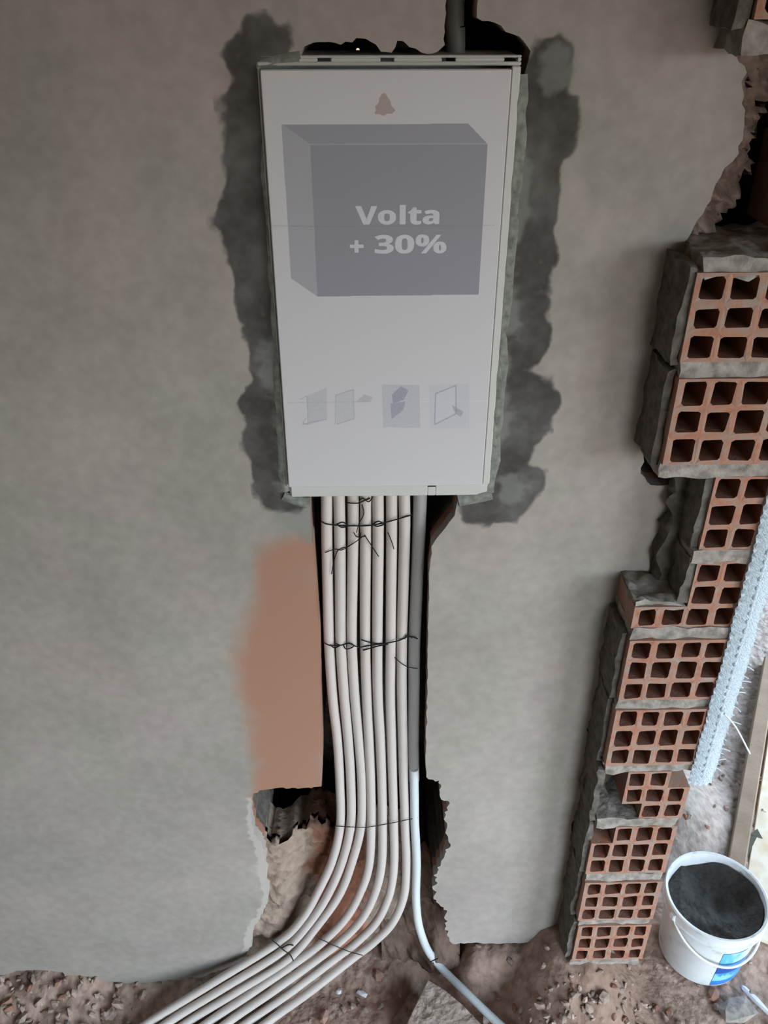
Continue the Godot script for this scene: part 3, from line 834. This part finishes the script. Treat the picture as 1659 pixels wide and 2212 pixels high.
func letters(text: String, x0: float, x1: float, y0: float, y1: float, cover: Node3D, z: float, lo: Vector2, hi: Vector2) -> void:
	var a := quv(x0, y0); var b := quv(x1, y1)
	var A := Vector2(lerpf(lo.x, hi.x, a.x), lerpf(hi.y, lo.y, a.y)); var B := Vector2(lerpf(lo.x, hi.x, b.x), lerpf(hi.y, lo.y, b.y))
	var tm := TextMesh.new()
	var sf := SystemFont.new()
	sf.font_names = PackedStringArray(["Droid Sans"]); sf.font_weight = 700
	var fv := FontVariation.new(); fv.base_font = sf; fv.variation_embolden = 0.0
	tm.font = fv; tm.text = text; tm.font_size = 64; tm.pixel_size = 0.001; tm.depth = 0.01
	var bb := tm.get_aabb()
	var sx := (B.x - A.x) / bb.size.x; var sy := (A.y - B.y) / bb.size.y
	# bake the letters at their size
	var src := tm.surface_get_arrays(0)
	var mbx := MB.new()
	var vs: PackedVector3Array = src[Mesh.ARRAY_VERTEX]; var ns: PackedVector3Array = src[Mesh.ARRAY_NORMAL]
	var ix = src[Mesh.ARRAY_INDEX]
	if ix == null: ix = range(vs.size())
	var up := 0.0
	for sh in [Vector2(-1, 0), Vector2(1, 0), Vector2(0, 0.6), Vector2(0, -0.6)]:
		up += 0.00012
		for k in ix:
			var p := vs[k] - bb.position
			mbx.v.append(Vector3(A.x + p.x * sx + sh.x * 0.0007, B.y + p.y * sy + sh.y * 0.0007, z - 0.0003 + up + p.z * 0.03)); mbx.n.append(ns[k]); mbx.c.append(Color.WHITE); mbx.u.append(Vector2.ZERO)
	put("lettering", mbx, M.ink_pale, cover)

func fill(im: Image, pl: Array, col: Color, soft := 0.0) -> void:
	var pts := PackedVector2Array()
	for i in range(0, pl.size(), 2):
		pts.append(quv(pl[i], pl[i + 1]) * Vector2(im.get_size()))
	var lo := pts[0]; var hi := pts[0]
	for p in pts:
		lo = lo.min(p); hi = hi.max(p)
	for y in range(maxi(0, int(lo.y)), mini(im.get_height(), int(hi.y) + 1)):
		for x in range(maxi(0, int(lo.x)), mini(im.get_width(), int(hi.x) + 1)):
			if Geometry2D.is_point_in_polygon(Vector2(x + 0.5, y + 0.5), pts):
				var k := col.a * (1.0 - soft * (0.5 + 0.5 * nz.get_noise_2d(x * 2.0, y * 2.0)))
				im.set_pixel(x, y, im.get_pixel(x, y).lerp(Color(col, 1), k))

func stroke(im: Image, pl: Array, wd: float, col: Color, soft := 0.5) -> void:
	for i in range(0, pl.size() - 2, 2):
		var a := Vector2(pl[i], pl[i + 1]); var b := Vector2(pl[i + 2], pl[i + 3])
		var n := (b - a).normalized().orthogonal() * wd / 2
		fill(im, [a.x + n.x, a.y + n.y, b.x + n.x, b.y + n.y, b.x - n.x, b.y - n.y, a.x - n.x, a.y - n.y], col, soft)

func cover_texture() -> ImageTexture:
	var W := 560; var H := 1074
	var im := Image.create(W, H, false, Image.FORMAT_RGB8)
	im.fill(Color8(197, 193, 193))
	fill(im, [610, 271, 1013, 265, 1054, 308, 671, 314], Color8(147, 145, 150))
	fill(im, [610, 271, 671, 314, 685, 642, 628, 603], Color8(162, 160, 163))
	fill(im, [671, 314, 1054, 308, 1034, 633, 685, 642], Color8(142, 140, 147))
	stroke(im, [671, 314, 1054, 308], 3.0, Color8(176, 178, 184, 160))
	stroke(im, [610, 271, 671, 314], 2.0, Color8(172, 173, 178, 140))
	stroke(im, [671, 314, 685, 642], 1.5, Color8(170, 171, 176, 120))
	# a torn drop-shaped mark above the print
	fill(im, [827, 203, 833, 200, 841, 212, 846, 219, 847, 228, 856, 238, 849, 245, 836, 246, 831, 250, 822, 247, 810, 246, 814, 238, 812, 230, 820, 222, 821, 212], Color8(168, 152, 148))
	# two creases
	stroke(im, [588, 490, 700, 491, 1070, 483], 2.5, Color8(120, 120, 126, 110), 0.9)
	stroke(im, [620, 873, 800, 868], 2.5, Color8(150, 150, 156, 130), 0.9)
	stroke(im, [840, 869, 1055, 862], 2.0, Color8(214, 214, 216, 150), 0.7)
	# faint pictograms
	fill(im, [660, 858, 705, 839, 705, 907, 665, 920], Color8(168, 168, 172, 170), 0.5)
	stroke(im, [647, 865, 662, 858, 664, 920, 652, 916, 660, 905], 2.5, Color8(150, 151, 158, 140))
	stroke(im, [650, 920, 705, 907], 2.5, Color8(146, 147, 154, 150))
	fill(im, [723, 855, 762, 842, 764, 907, 726, 918], Color8(176, 175, 178, 170), 0.5)
	stroke(im, [723, 918, 724, 855, 762, 842, 764, 905, 726, 918], 2.5, Color8(150, 150, 157, 150))
	fill(im, [767, 870, 785, 852, 805, 858, 798, 868], Color8(160, 160, 165, 180), 0.4)
	fill(im, [824, 830, 905, 830, 907, 923, 826, 923], Color8(172, 173, 176, 210), 0.4)
	fill(im, [845, 852, 865, 833, 882, 842, 872, 862, 848, 872], Color8(138, 138, 148, 200), 0.3)
	fill(im, [842, 872, 875, 866, 870, 885, 845, 905], Color8(142, 142, 151, 200), 0.3)
	fill(im, [926, 829, 1013, 826, 1012, 922, 928, 924], Color8(182, 183, 187, 180), 0.5)
	fill(im, [940, 848, 984, 830, 984, 891, 938, 915], Color8(192, 192, 195, 220), 0.3)
	stroke(im, [938, 915, 940, 848, 984, 830, 984, 891, 938, 915], 2.5, Color8(138, 138, 145, 200), 0.4)
	fill(im, [975, 872, 1000, 886, 994, 898, 982, 890], Color8(148, 148, 154, 200), 0.3)
	return ImageTexture.create_from_image(im)

# ---------------------------------------------------------------- conduits
func pipe_z(y: float) -> float:
	var ks := [[0.0, -0.035], [1760.0, -0.035], [1880.0, -0.028], [1960.0, -0.014], [2040.0, 0.004], [2090.0, 0.022], [2150.0, 0.057], [2212.0, 0.0955]]
	for i in ks.size() - 1:
		if y <= ks[i + 1][0]:
			return lerpf(ks[i][1], ks[i + 1][1], (y - ks[i][0]) / (ks[i + 1][0] - ks[i][0]))
	return 0.0955

func conduit(px: Array, r: float, m: Material, called: String, label: String, group: String, extra := [], dz := 0.0, lie := false, cat := "conduit") -> void:
	var pts := PackedVector3Array()
	for i in range(0, px.size(), 2):
		var z := pipe_z(px[i + 1]) + dz
		if lie and px[i + 1] > 2050:
			pts.append(fp(px[i], px[i + 1], 0.034))
		else:
			pts.append(wp(px[i], px[i + 1], z))
	for e in extra: pts.append(pts[pts.size() - 1] + e)
	var mb := MB.new(); mb.tube(spline(pts, 8), r, 14)
	tag(put(called, mb, m), label, cat, group)

func conduits() -> void:
	var top := [[1055, [706, 732, 763, 790, 816, 846, 873]], [1150, [706, 734, 763, 790, 817, 846, 874]], [1270, [708, 735, 761, 789, 816, 845, 871]], [1390, [711, 736, 760, 789, 815, 844, 868]], [1500, [718, 743, 766, 792, 816, 843, 868]]]
	var p1 := [729, 1600, 734, 1690, 735, 1780, 719, 1855, 690, 1920, 652, 1985, 598, 2037, 460, 2123, 317, 2212]
	var p3 := [775, 1600, 781, 1684, 780, 1781, 762, 1857, 736, 1927, 693, 1990, 622, 2072, 512, 2142, 400, 2212]
	var p4 := [797, 1600, 801, 1693, 802, 1781, 797, 1870, 776, 1933, 746, 1984, 702, 2030, 645, 2075, 548, 2142, 445, 2212]
	var p7 := [870, 1600, 872, 1693, 875, 1781, 878, 1870, 872, 1937, 847, 1994, 805, 2037, 767, 2066, 670, 2142, 573, 2212]
	var names := [
		"leftmost white conduit of the bundle, first to bend left onto the floor",
		"white conduit between the two outer ones of the left-hand trio",
		"white conduit on the right of the left-hand trio, beside the gap",
		"white conduit just right of the gap, leftmost of the four in the right-hand set",
		"second white conduit right of the gap, in the right-hand set of four",
		"third white conduit right of the gap, next to the outermost bend",
		"white conduit with the outermost bend, next to the grey pipe"]
	for k in 7:
		var px := []
		for s in top: px.append_array([s[1][k], s[0]])
		var src: Array
		if k < 3:
			src = mixed(p1, p3, k / 2.0)
		else:
			src = mixed(p4, p7, (k - 3) / 3.0)
		px.append_array(src)
		conduit(px, 0.0092, M.pvc, "conduit", names[k], "white conduits from the panel", [Vector3(-0.14, 0.003, 0.115), Vector3(-0.32, 0.002, 0.30)], 0.002 * sin(k * 2.1))
	conduit([908, 1055, 905, 1150, 900, 1270, 895, 1390, 894, 1500, 893, 1600, 894, 1685], 0.0108, M.pvc_grey, "conduit", "straight grey conduit at the right side of the channel under the panel", "", [], -0.004)
	conduit([894, 1660, 895, 1720, 896, 1780, 900, 1860, 899, 1950, 909, 2015, 937, 2072, 1008, 2145, 1078, 2212], 0.0090, M.pvc_white, "conduit", "lone white conduit that turns right across the rubble", "", [Vector3(0.06, 0.01, 0.06), Vector3(0.16, 0.0, 0.18)], 0.004, true)
	# the dark pipe above the panel
	var pts := PackedVector3Array([wp(984, 130, -0.05), wp(984, 60, -0.05), wp(983, 0, -0.05), wp(983, 0, -0.05) + Vector3(0, 0.3, 0)])
	var mb := MB.new(); mb.tube(spline(pts, 4), 0.0115, 14)
	tag(put("conduit", mb, M.pipe_dark), "dark grey pipe that rises in the slot above the panel", "conduit")

func mixed(a: Array, b: Array, t: float) -> Array:
	var out := []
	for i in a.size(): out.append(lerpf(a[i], b[i], t))
	return out

# ---------------------------------------------------------------- tie wires
func wire(paths: Array, r: float, label: String, lift := 0.0112, dark: Material = null) -> void:
	var o := thing("tie_wire", label, "wire", Vector3.ZERO, "")
	var first := true
	for px in paths:
		var pts := PackedVector3Array()
		for i in range(0, px.size(), 2):
			pts.append(wp(px[i], px[i + 1], pipe_z(px[i + 1]) + lift))
		var mb := MB.new(); mb.tube(spline(pts, 6), r, 6)
		put("strand" if first else "loose_end", mb, dark if dark else M.wire, o)
		first = false

func wires() -> void:
	wire([[694, 1126, 706, 1132, 735, 1135, 763, 1136, 800, 1135, 830, 1129, 860, 1121, 890, 1112], [728, 1133, 740, 1128, 752, 1136, 738, 1139, 728, 1133], [806, 1132, 818, 1126, 828, 1133, 814, 1137, 806, 1132]], 0.0011, "dark tie wire binding the conduits just below the panel")
	wire([[750, 1086, 772, 1087, 790, 1080, 800, 1076], [776, 1082, 784, 1076, 796, 1084, 805, 1074]], 0.0010, "short curl of dark wire right under the panel's bottom edge")
	wire([[780, 1150, 775, 1165, 752, 1180, 728, 1192, 716, 1240], [782, 1160, 760, 1176, 738, 1188, 724, 1186, 702, 1194], [764, 1150, 772, 1160, 790, 1158], [788, 1156, 800, 1175, 818, 1202], [782, 1090, 786, 1110, 776, 1130, 770, 1150], [838, 1150, 846, 1170, 851, 1186]], 0.0008, "loose ends of thin dark wire splayed over the upper conduits")
	wire([[700, 1388, 712, 1394, 735, 1394, 752, 1390, 760, 1392, 776, 1398, 800, 1394, 830, 1390, 860, 1384, 884, 1375, 902, 1380], [714, 1393, 722, 1399, 734, 1394, 724, 1390], [742, 1393, 748, 1402, 764, 1396, 756, 1389, 744, 1391], [780, 1382, 800, 1388, 815, 1390, 838, 1391, 815, 1396, 784, 1405], [874, 1380, 880, 1372, 890, 1378]], 0.0011, "dark tie wire around the middle of the conduit bundle")
	wire([[852, 1420, 866, 1432, 882, 1441, 902, 1444]], 0.0008, "thin wire end hanging across the grey conduit below the middle tie")
	wire([[722, 1784, 750, 1786, 784, 1787, 806, 1785, 840, 1779, 875, 1772, 902, 1766]], 0.0008, "thin tie wire across the conduits where the channel widens")
	wire([[586, 2030, 598, 2039, 612, 2052, 626, 2062, 634, 2076], [608, 2048, 622, 2041, 634, 2042]], 0.0013, "grey tie wire around the left-hand trio of conduits near the floor")
	wire([[690, 2028, 704, 2034, 730, 2046, 756, 2056, 784, 2064]], 0.0010, "dark tie wire over the right-hand set of conduits near the floor")
	wire([[930, 2078, 937, 2074, 946, 2070]], 0.0013, "short dark wire tie on the lone white conduit", 0.0135)

# ---------------------------------------------------------------- doorway
func doorway_things() -> void:
	# galvanised plasterer's lath hanging at the corner of the stub
	var xr := PL + PW + 0.002
	var o := thing("corner_bead", "pale galvanised plaster corner bead with torn mesh along the brick edge", "corner bead", Vector3(xr, 0.76, PZ))
	var mb := MB.new()
	var rows := []
	var y0 := 0.0; var y1 := 1.24
	var n := 150
	for j in n + 1:
		var y := lerpf(y0, y1, float(j) / n)
		var wob := 0.003 * nz.get_noise_2d(y * 200, 5)
		var row := PackedVector3Array()
		for i in 9:
			var a := i / 8.0
			var rid := 0.0026 * (1.0 if (j % 2) == (i % 2) else -1.0)
			row.append(Vector3(-0.008 + a * 0.042 + wob, y + (0.004 * nz.get_noise_2d(a * 300, 9) if j == 0 else 0.0), 0.006 + 0.005 * sin(a * PI) + rid))
		rows.append(row)
	mb.grid(rows, Vector3.BACK)
	put("mesh_strip", mb, M.galv, o)
	mb = MB.new(); mb.tube(PackedVector3Array([Vector3(0.012, 0.02, 0.0095), Vector3(0.012, 0.5, 0.0095), Vector3(0.011, 1.24, 0.0095)]), 0.003, 8)
	put("nose", mb, M.galv, o)
	mb = MB.new()
	for k in 64:
		var y := 0.03 + k * 0.0145
		var l := rng.randf_range(0.018, 0.034)
		var dz := rng.randf_range(-0.012, -0.002)
		mb.tube(spline(PackedVector3Array([Vector3(0.027, y, 0.004), Vector3(0.027 + l * 0.5, y - 0.004 + rng.randf_range(-0.003, 0.003), dz), Vector3(0.027 + l, y - 0.010 - rng.randf_range(0, 0.006), dz * 1.5)]), 3), 0.0009, 5)
	tag(put("torn_mesh", mb, M.galv, o), "torn wire ends of the mesh", "", "", "stuff")
	# pale splinter over the bead
	mb = MB.new(); mb.tube(spline(PackedVector3Array([wp(1565, 1542, 0.115), wp(1590, 1572, 0.118), wp(1620, 1628, 0.10)]), 5), 0.0016, 6)
	tag(put("wire", mb, M.white_bit), "pale bent wire sticking out of the corner bead", "wire")
	# batten and sheet on the floor behind the bucket
	var a := fp(1594, 1838, 0.06); var b := fp(1651, 1505, 0.06)
	var d := (b - a); d.y = 0
	var L := d.length() + 0.35
	var bt := thing("batten", "brown-grey wooden batten lying on the floor behind the bucket", "batten", a + d * 0.5)
	var bs := Basis(Vector3.UP.cross(d.normalized()) * -1.0, Vector3.UP, -d.normalized()).orthonormalized()
	mb = MB.new(); mb.box(Vector3.ZERO, Vector3(0.042, 0.045, L), 0.003, bs)
	put("timber", mb, M.wood, bt)
	var side := bs.x if bs.x.x > 0 else -bs.x
	var st := thing("sheet", "cream board with a drawn arrow, lying beside the wooden batten", "board", a + d * 0.62 + side * 0.33 + Vector3(0, -0.01, 0))
	mb = MB.new(); mb.box(Vector3.ZERO, Vector3(0.60, 0.012, L * 1.25), 0.002, bs)
	put("board", mb, M.sheet, st)
	# the arrow on it
	var inv := st.position
	var ar := func(px, py) -> Vector3: return fp(px, py, a.y - 0.01 + 0.0066) - inv
	mb = MB.new()
	var hint := Vector3.UP
	var p0: Vector3 = ar.call(1607, 1853); var p1: Vector3 = ar.call(1630, 1806)
	var s := (p1 - p0).normalized().cross(Vector3.UP) * 0.006
	mb.quad(p0 + s, p1 + s, p1 - s, p0 - s, hint)
	mb.tri(ar.call(1636, 1790), ar.call(1618, 1803), ar.call(1648, 1812), hint)
	put("arrow_mark", mb, M.marker, st)

# ---------------------------------------------------------------- bucket
func bucket() -> void:
	var base := 0.045
	var ht := 0.205
	var rl := fp(1442, 1935, base + ht); var rr := fp(1668, 1960, base + ht)
	var rb := fp(1555, 1843, base + ht); var rf := fp(1575, 2030, base + ht)
	var c := Vector3((rl.x + rr.x) / 2, base, (rb.z + rf.z) / 2)
	var R := (rr.x - rl.x) / 2 
	var rb2 := R * 0.83
	var o := thing("bucket", "white plastic bucket with a wire handle and blue label, half full of dark mortar", "bucket", c)
	var mb := MB.new()
	mb.lathe(PackedVector2Array([Vector2(0.001, 0.0), Vector2(rb2 - 0.006, 0.0), Vector2(rb2, 0.006), Vector2(R - 0.006, ht - 0.03)]), Vector3.ZERO, 48)
	mb.lathe(PackedVector2Array([Vector2(R - 0.006, ht - 0.004), Vector2(rb2 - 0.002, 0.004), Vector2(0.001, 0.004)]), Vector3.ZERO, 48)
	put("body", mb, M.bucket, o)
	mb = MB.new()
	mb.lathe(PackedVector2Array([Vector2(R - 0.007, ht - 0.034), Vector2(R + 0.001, ht - 0.033), Vector2(R + 0.001, ht - 0.029), Vector2(R - 0.003, ht - 0.027), Vector2(R - 0.003, ht - 0.007), Vector2(R + 0.001, ht - 0.005), Vector2(R + 0.0015, ht - 0.001), Vector2(R - 0.001, ht + 0.001), Vector2(R - 0.006, ht), Vector2(R - 0.007, ht - 0.01)]), Vector3.ZERO, 64)
	put("rim", mb, M.bucket, o)
	# blue printed label wrapped on the front
	mb = MB.new()
	var a0 := deg_to_rad(-5); var a1 := deg_to_rad(52)
	var h0 := 0.012; var h1 := 0.148
	var im := label_image()
	var rows := []
	for j in 9:
		var hh := lerpf(h0, h1, j / 8.0)
		var row := PackedVector3Array()
		for i in 25:
			var t := lerpf(a0, a1, i / 24.0)
			var rad := lerpf(rb2, R - 0.006, (hh - 0.006) / (ht - 0.036)) + 0.0009
			row.append(Vector3(sin(t) * rad, hh, cos(t) * rad))
		rows.append(row)
	mb.grid(rows, Vector3.BACK, null, Color.WHITE, Vector3(0, 0.08, 0))
	for i in mb.v.size():
		var p := mb.v[i]
		mb.u[i] = Vector2((atan2(p.x, p.z) - a0) / (a1 - a0), 1.0 - (p.y - h0) / (h1 - h0))
	var lm := StandardMaterial3D.new(); lm.albedo_texture = ImageTexture.create_from_image(im); lm.roughness = 0.4; lm.texture_repeat = false
	tag(put("label", mb, lm, o), "faded blue printed label")
	# bail hanging down in front, with its two ears
	mb = MB.new()
	var pts := PackedVector3Array()
	for k in 31:
		var t := k / 30.0
		var ang := lerpf(-1.25, 1.75, t)
		var drop := 0.078 * pow(sin(t * PI), 0.8)
		var hh := ht - 0.022 - drop
		var rad := lerpf(rb2, R - 0.006, clampf((hh - 0.006) / (ht - 0.036), 0, 1)) + 0.006 + 0.003 * sin(t * PI)
		pts.append(Vector3(sin(ang) * rad, hh, cos(ang) * rad))
	mb.tube(pts, 0.0028, 8)
	put("handle", mb, M.white_bit, o)
	for ang in [-1.25, 1.75]:
		mb = MB.new(); mb.box(Vector3(sin(ang), 0, cos(ang)) * (R + 0.001) + Vector3(0, ht - 0.021, 0), Vector3(0.014, 0.016, 0.008), 0.002, Basis(Vector3.UP, ang))
		put("handle_ear", mb, M.bucket, o)
	# mortar in it
	mb = MB.new()
	var f := noise(9.0, 95, 3)
	rows = []
	var lev := ht - 0.030
	for j in 15:
		var row := PackedVector3Array()
		for i in 41:
			var t := TAU * i / 40.0
			var q := j / 14.0
			var rad := (lerpf(rb2, R - 0.006, lev / ht) - 0.002) * maxf(q, 0.002)
			var p := Vector3(sin(t) * rad, lev, cos(t) * rad)
			p.y += 0.012 * f.get_noise_2d(p.x * 1.5, p.z * 1.5) - 0.022 * exp(-(p - Vector3(0.02, lev, -0.02)).length_squared() / 0.003) + 0.018 * pow(q, 6) * smoothstep(0.2, 1.0, sin(t - 0.3))
			row.append(p)
		rows.append(row)
	mb.grid(rows, Vector3.UP)
	tag(put("mortar", mb, M.wet, self, c), "dark wet mortar filling the white bucket", "mortar", "", "stuff")
	# dried splash on the inner wall
	mb = MB.new()
	rows = []
	for j in 7:
		var row := PackedVector3Array()
		for i in 7:
			var ang := lerpf(1.5, 2.25, i / 6.0)
			var hh := ht - 0.034 + 0.018 * (j / 6.0) * (1.0 - 0.3 * sin(i * 1.9))
			var rad := lerpf(rb2 - 0.002, R - 0.006, (hh - 0.004) / (ht - 0.008)) - 0.0015
			row.append(Vector3(sin(ang) * rad, hh, cos(ang) * rad))
		rows.append(row)
	mb.grid(rows, Vector3.LEFT)
	put("dried_splash", mb, M.mortar, o)

func label_image() -> Image:
	var W := 220; var H := 120
	var im := Image.create(W, H, false, Image.FORMAT_RGB8)
	var f := noise(0.03, 97, 3)
	for y in H:
		for x in W:
			var u := float(x) / W; var v := float(y) / H
			var q := f.get_noise_2d(x, y)
			var c := Color8(70, 140, 205).lerp(Color8(135, 200, 232), smoothstep(0.62, 0.75, v + 0.12 * q) * smoothstep(0.75, 0.35, u))
			if v < 0.32: c = Color8(96, 175, 220).lerp(Color8(170, 205, 228), smoothstep(0.1, 0.5, u + 0.3 * q))
			if v < 0.32 and u > 0.52: c = Color8(205, 218, 226)
			if v > 0.42 and v < 0.62 and u < 0.55: c = Color8(40, 82, 160)
			if v > 0.86: c = Color8(50, 125, 205)
			c = c.lerp(Color8(150, 180, 215), clampf(smoothstep(0.62, 0.9, u) * (0.5 + q), 0, 0.5))
			im.set_pixel(x, y, c)
	return im

# ---------------------------------------------------------------- debris
func chunk(s: Vector3, sd: int, amp := 0.3) -> MB:
	# an angular stone: a cut icosphere-like lump
	var r := RandomNumberGenerator.new(); r.seed = sd
	var mb := MB.new()
	var t := (1.0 + sqrt(5.0)) / 2
	var V := [Vector3(-1, t, 0), Vector3(1, t, 0), Vector3(-1, -t, 0), Vector3(1, -t, 0), Vector3(0, -1, t), Vector3(0, 1, t), Vector3(0, -1, -t), Vector3(0, 1, -t), Vector3(t, 0, -1), Vector3(t, 0, 1), Vector3(-t, 0, -1), Vector3(-t, 0, 1)]
	var F := [[0, 11, 5], [0, 5, 1], [0, 1, 7], [0, 7, 10], [0, 10, 11], [1, 5, 9], [5, 11, 4], [11, 10, 2], [10, 7, 6], [7, 1, 8], [3, 9, 4], [3, 4, 2], [3, 2, 6], [3, 6, 8], [3, 8, 9], [4, 9, 5], [2, 4, 11], [6, 2, 10], [8, 6, 7], [9, 8, 1]]
	for i in 12:
		var p: Vector3 = V[i].normalized() * (1.0 + r.randf_range(-amp, amp))
		V[i] = Vector3(clampf(p.x, -0.8, 0.8), clampf(p.y, -0.7, 0.7), clampf(p.z, -0.8, 0.8)) * s
	for f in F:
		mb.tri(V[f[0]], V[f[1]], V[f[2]], V[f[0]] + V[f[1]] + V[f[2]])
	return mb

func stone(px: float, py: float, s: Vector3, m: Material, called: String, label: String, cat: String, sd: int, turn := 0.0, hi := 0.0) -> void:
	var p := fp(px, py, 0.0)
	for k in 4: p = fp(px, py, ground_y(p.x, p.z) + s.y * 0.4 + hi)
	var o := put(called, chunk(s, sd), m, self, p)
	o.rotation = Vector3(0.1 * sin(sd), turn, 0.1 * cos(sd))
	tag(o, label, cat)

func debris() -> void:
	# small rubble, too many to count
	var ms := [chunk(Vector3.ONE, 1), chunk(Vector3.ONE, 2, 0.4), chunk(Vector3.ONE, 3)]
	var kinds := [["mortar_crumbs", M.rubble, "small grey mortar crumbs strewn over the floor", 900, Color(0.9, 0.86, 0.82)], ["brick_crumbs", M.clay, "small red brick crumbs strewn over the floor", 160, Color(0.8, 0.7, 0.65)], ["pale_crumbs", M.mortar, "small pale plaster flakes strewn over the floor", 120, Color(1.15, 1.13, 1.1)]]
	for q in 3:
		var mm := MultiMesh.new()
		mm.transform_format = MultiMesh.TRANSFORM_3D
		mm.use_colors = true
		mm.mesh = ms[q].mesh()
		mm.instance_count = kinds[q][3]
		for i in kinds[q][3]:
			var x := rng.randf_range(-1.1, 1.2); var z := rng.randf_range(-0.02, 0.45)
			if i % 2 == 0:
				x = rng.randf_range(0.18, 0.66); z = rng.randf_range(0.10, 0.36)
			elif i % 3 == 0:
				x = rng.randf_range(-0.95, -0.5); z = rng.randf_range(0.0, 0.16)
			if i % 11 == 0:
				x = rng.randf_range(0.72, 1.1); z = rng.randf_range(-0.9, 0.2)
			var s := rng.randf_range(0.003, 0.010) * (1.6 if i % 9 == 0 else 1.0)
			if q == 2: s *= 0.7
			var b := Basis.from_euler(Vector3(rng.randf() * TAU, rng.randf() * TAU, rng.randf() * TAU)).scaled_local(Vector3(s * 1.3, s * 0.7, s))
			mm.set_instance_transform(i, Transform3D(b, Vector3(x, ground_y(x, z) + s * 0.25, z)))
			mm.set_instance_color(i, (kinds[q][4] as Color) * rng.randf_range(0.75, 1.1))
		var mi := MultiMeshInstance3D.new()
		mi.name = numbered(kinds[q][0]); mi.multimesh = mm; mi.material_override = kinds[q][1]
		add_child(mi)
		tag(mi, kinds[q][2], "debris", "", "stuff")
	# a broken slab beside the lone conduit
	var hy := 0.050
	var poly := PackedVector3Array([fp(925, 2118, hy), fp(962, 2140, hy), fp(1000, 2172, hy), fp(1060, 2235, hy), fp(990, 2290, hy), fp(868, 2250, hy), fp(885, 2200, hy)])
	var ctr := Vector3.ZERO
	for p in poly: ctr += p / poly.size()
	var mb := MB.new()
	for i in poly.size():
		var a := poly[i] - ctr; var b := poly[(i + 1) % poly.size()] - ctr
		mb.tri(Vector3(0, 0.003, 0), a, b, Vector3.UP)
		mb.quad(a, b, b * 1.04 + Vector3(0, -0.004, 0), a * 1.04 + Vector3(0, -0.004, 0), a + b + Vector3.UP * 0.02)
		mb.quad(a * 1.04 + Vector3(0, -0.004, 0), b * 1.04 + Vector3(0, -0.004, 0), b * 0.98 + Vector3(0, -0.052, 0), a * 0.98 + Vector3(0, -0.052, 0), a + b)
	tag(put("concrete_fragment", mb, M.rubble, self, ctr), "flat pale piece of broken screed beside the lone white conduit", "rubble")
	stone(731, 2142, Vector3(0.0085, 0.006, 0.0075), M.white_bit, "plaster_chip", "small bright white chip on the floor right of the bent conduits", "debris", 31)
	stone(782, 2146, Vector3(0.016, 0.006, 0.008), M.white_bit, "plaster_chip", "long white flake lying right of the small white chip", "debris", 32, -0.5)
	stone(818, 2106, Vector3(0.013, 0.011, 0.016), M.clay, "brick_shard", "reddish brick shard on the floor just behind the white flakes", "brick shard", 33, 0.4)
	stone(985, 2054, Vector3(0.012, 0.007, 0.008), M.clay, "brick_shard", "red brick shard against the plaster foot beside the lone conduit", "brick shard", 34, 0.2)
	stone(1632, 2160, Vector3(0.008, 0.008, 0.055), M.white_bit, "plaster_strip", "white strip leaning on the rubble in front of the bucket", "debris", 35, 0.5)
	stone(1590, 2180, Vector3(0.05, 0.016, 0.035), M.mortar, "mortar_lump", "flat grey mortar lump in the corner in front of the bucket", "rubble", 36, 0.3)
	stone(1540, 2150, Vector3(0.02, 0.012, 0.016), M.clay_dusty, "brick_shard", "dusty pink brick shard under the front of the bucket", "brick shard", 37, 0.9)
	stone(700, 2195, Vector3(0.02, 0.010, 0.012), M.clay, "brick_shard", "dark red brick shard between the conduits and the broken screed", "brick shard", 38, 1.2)
	stone(125, 2125, Vector3(0.011, 0.008, 0.010), M.clay, "brick_shard", "small red brick shard at the foot of the left wall", "brick shard", 39, 0.3)
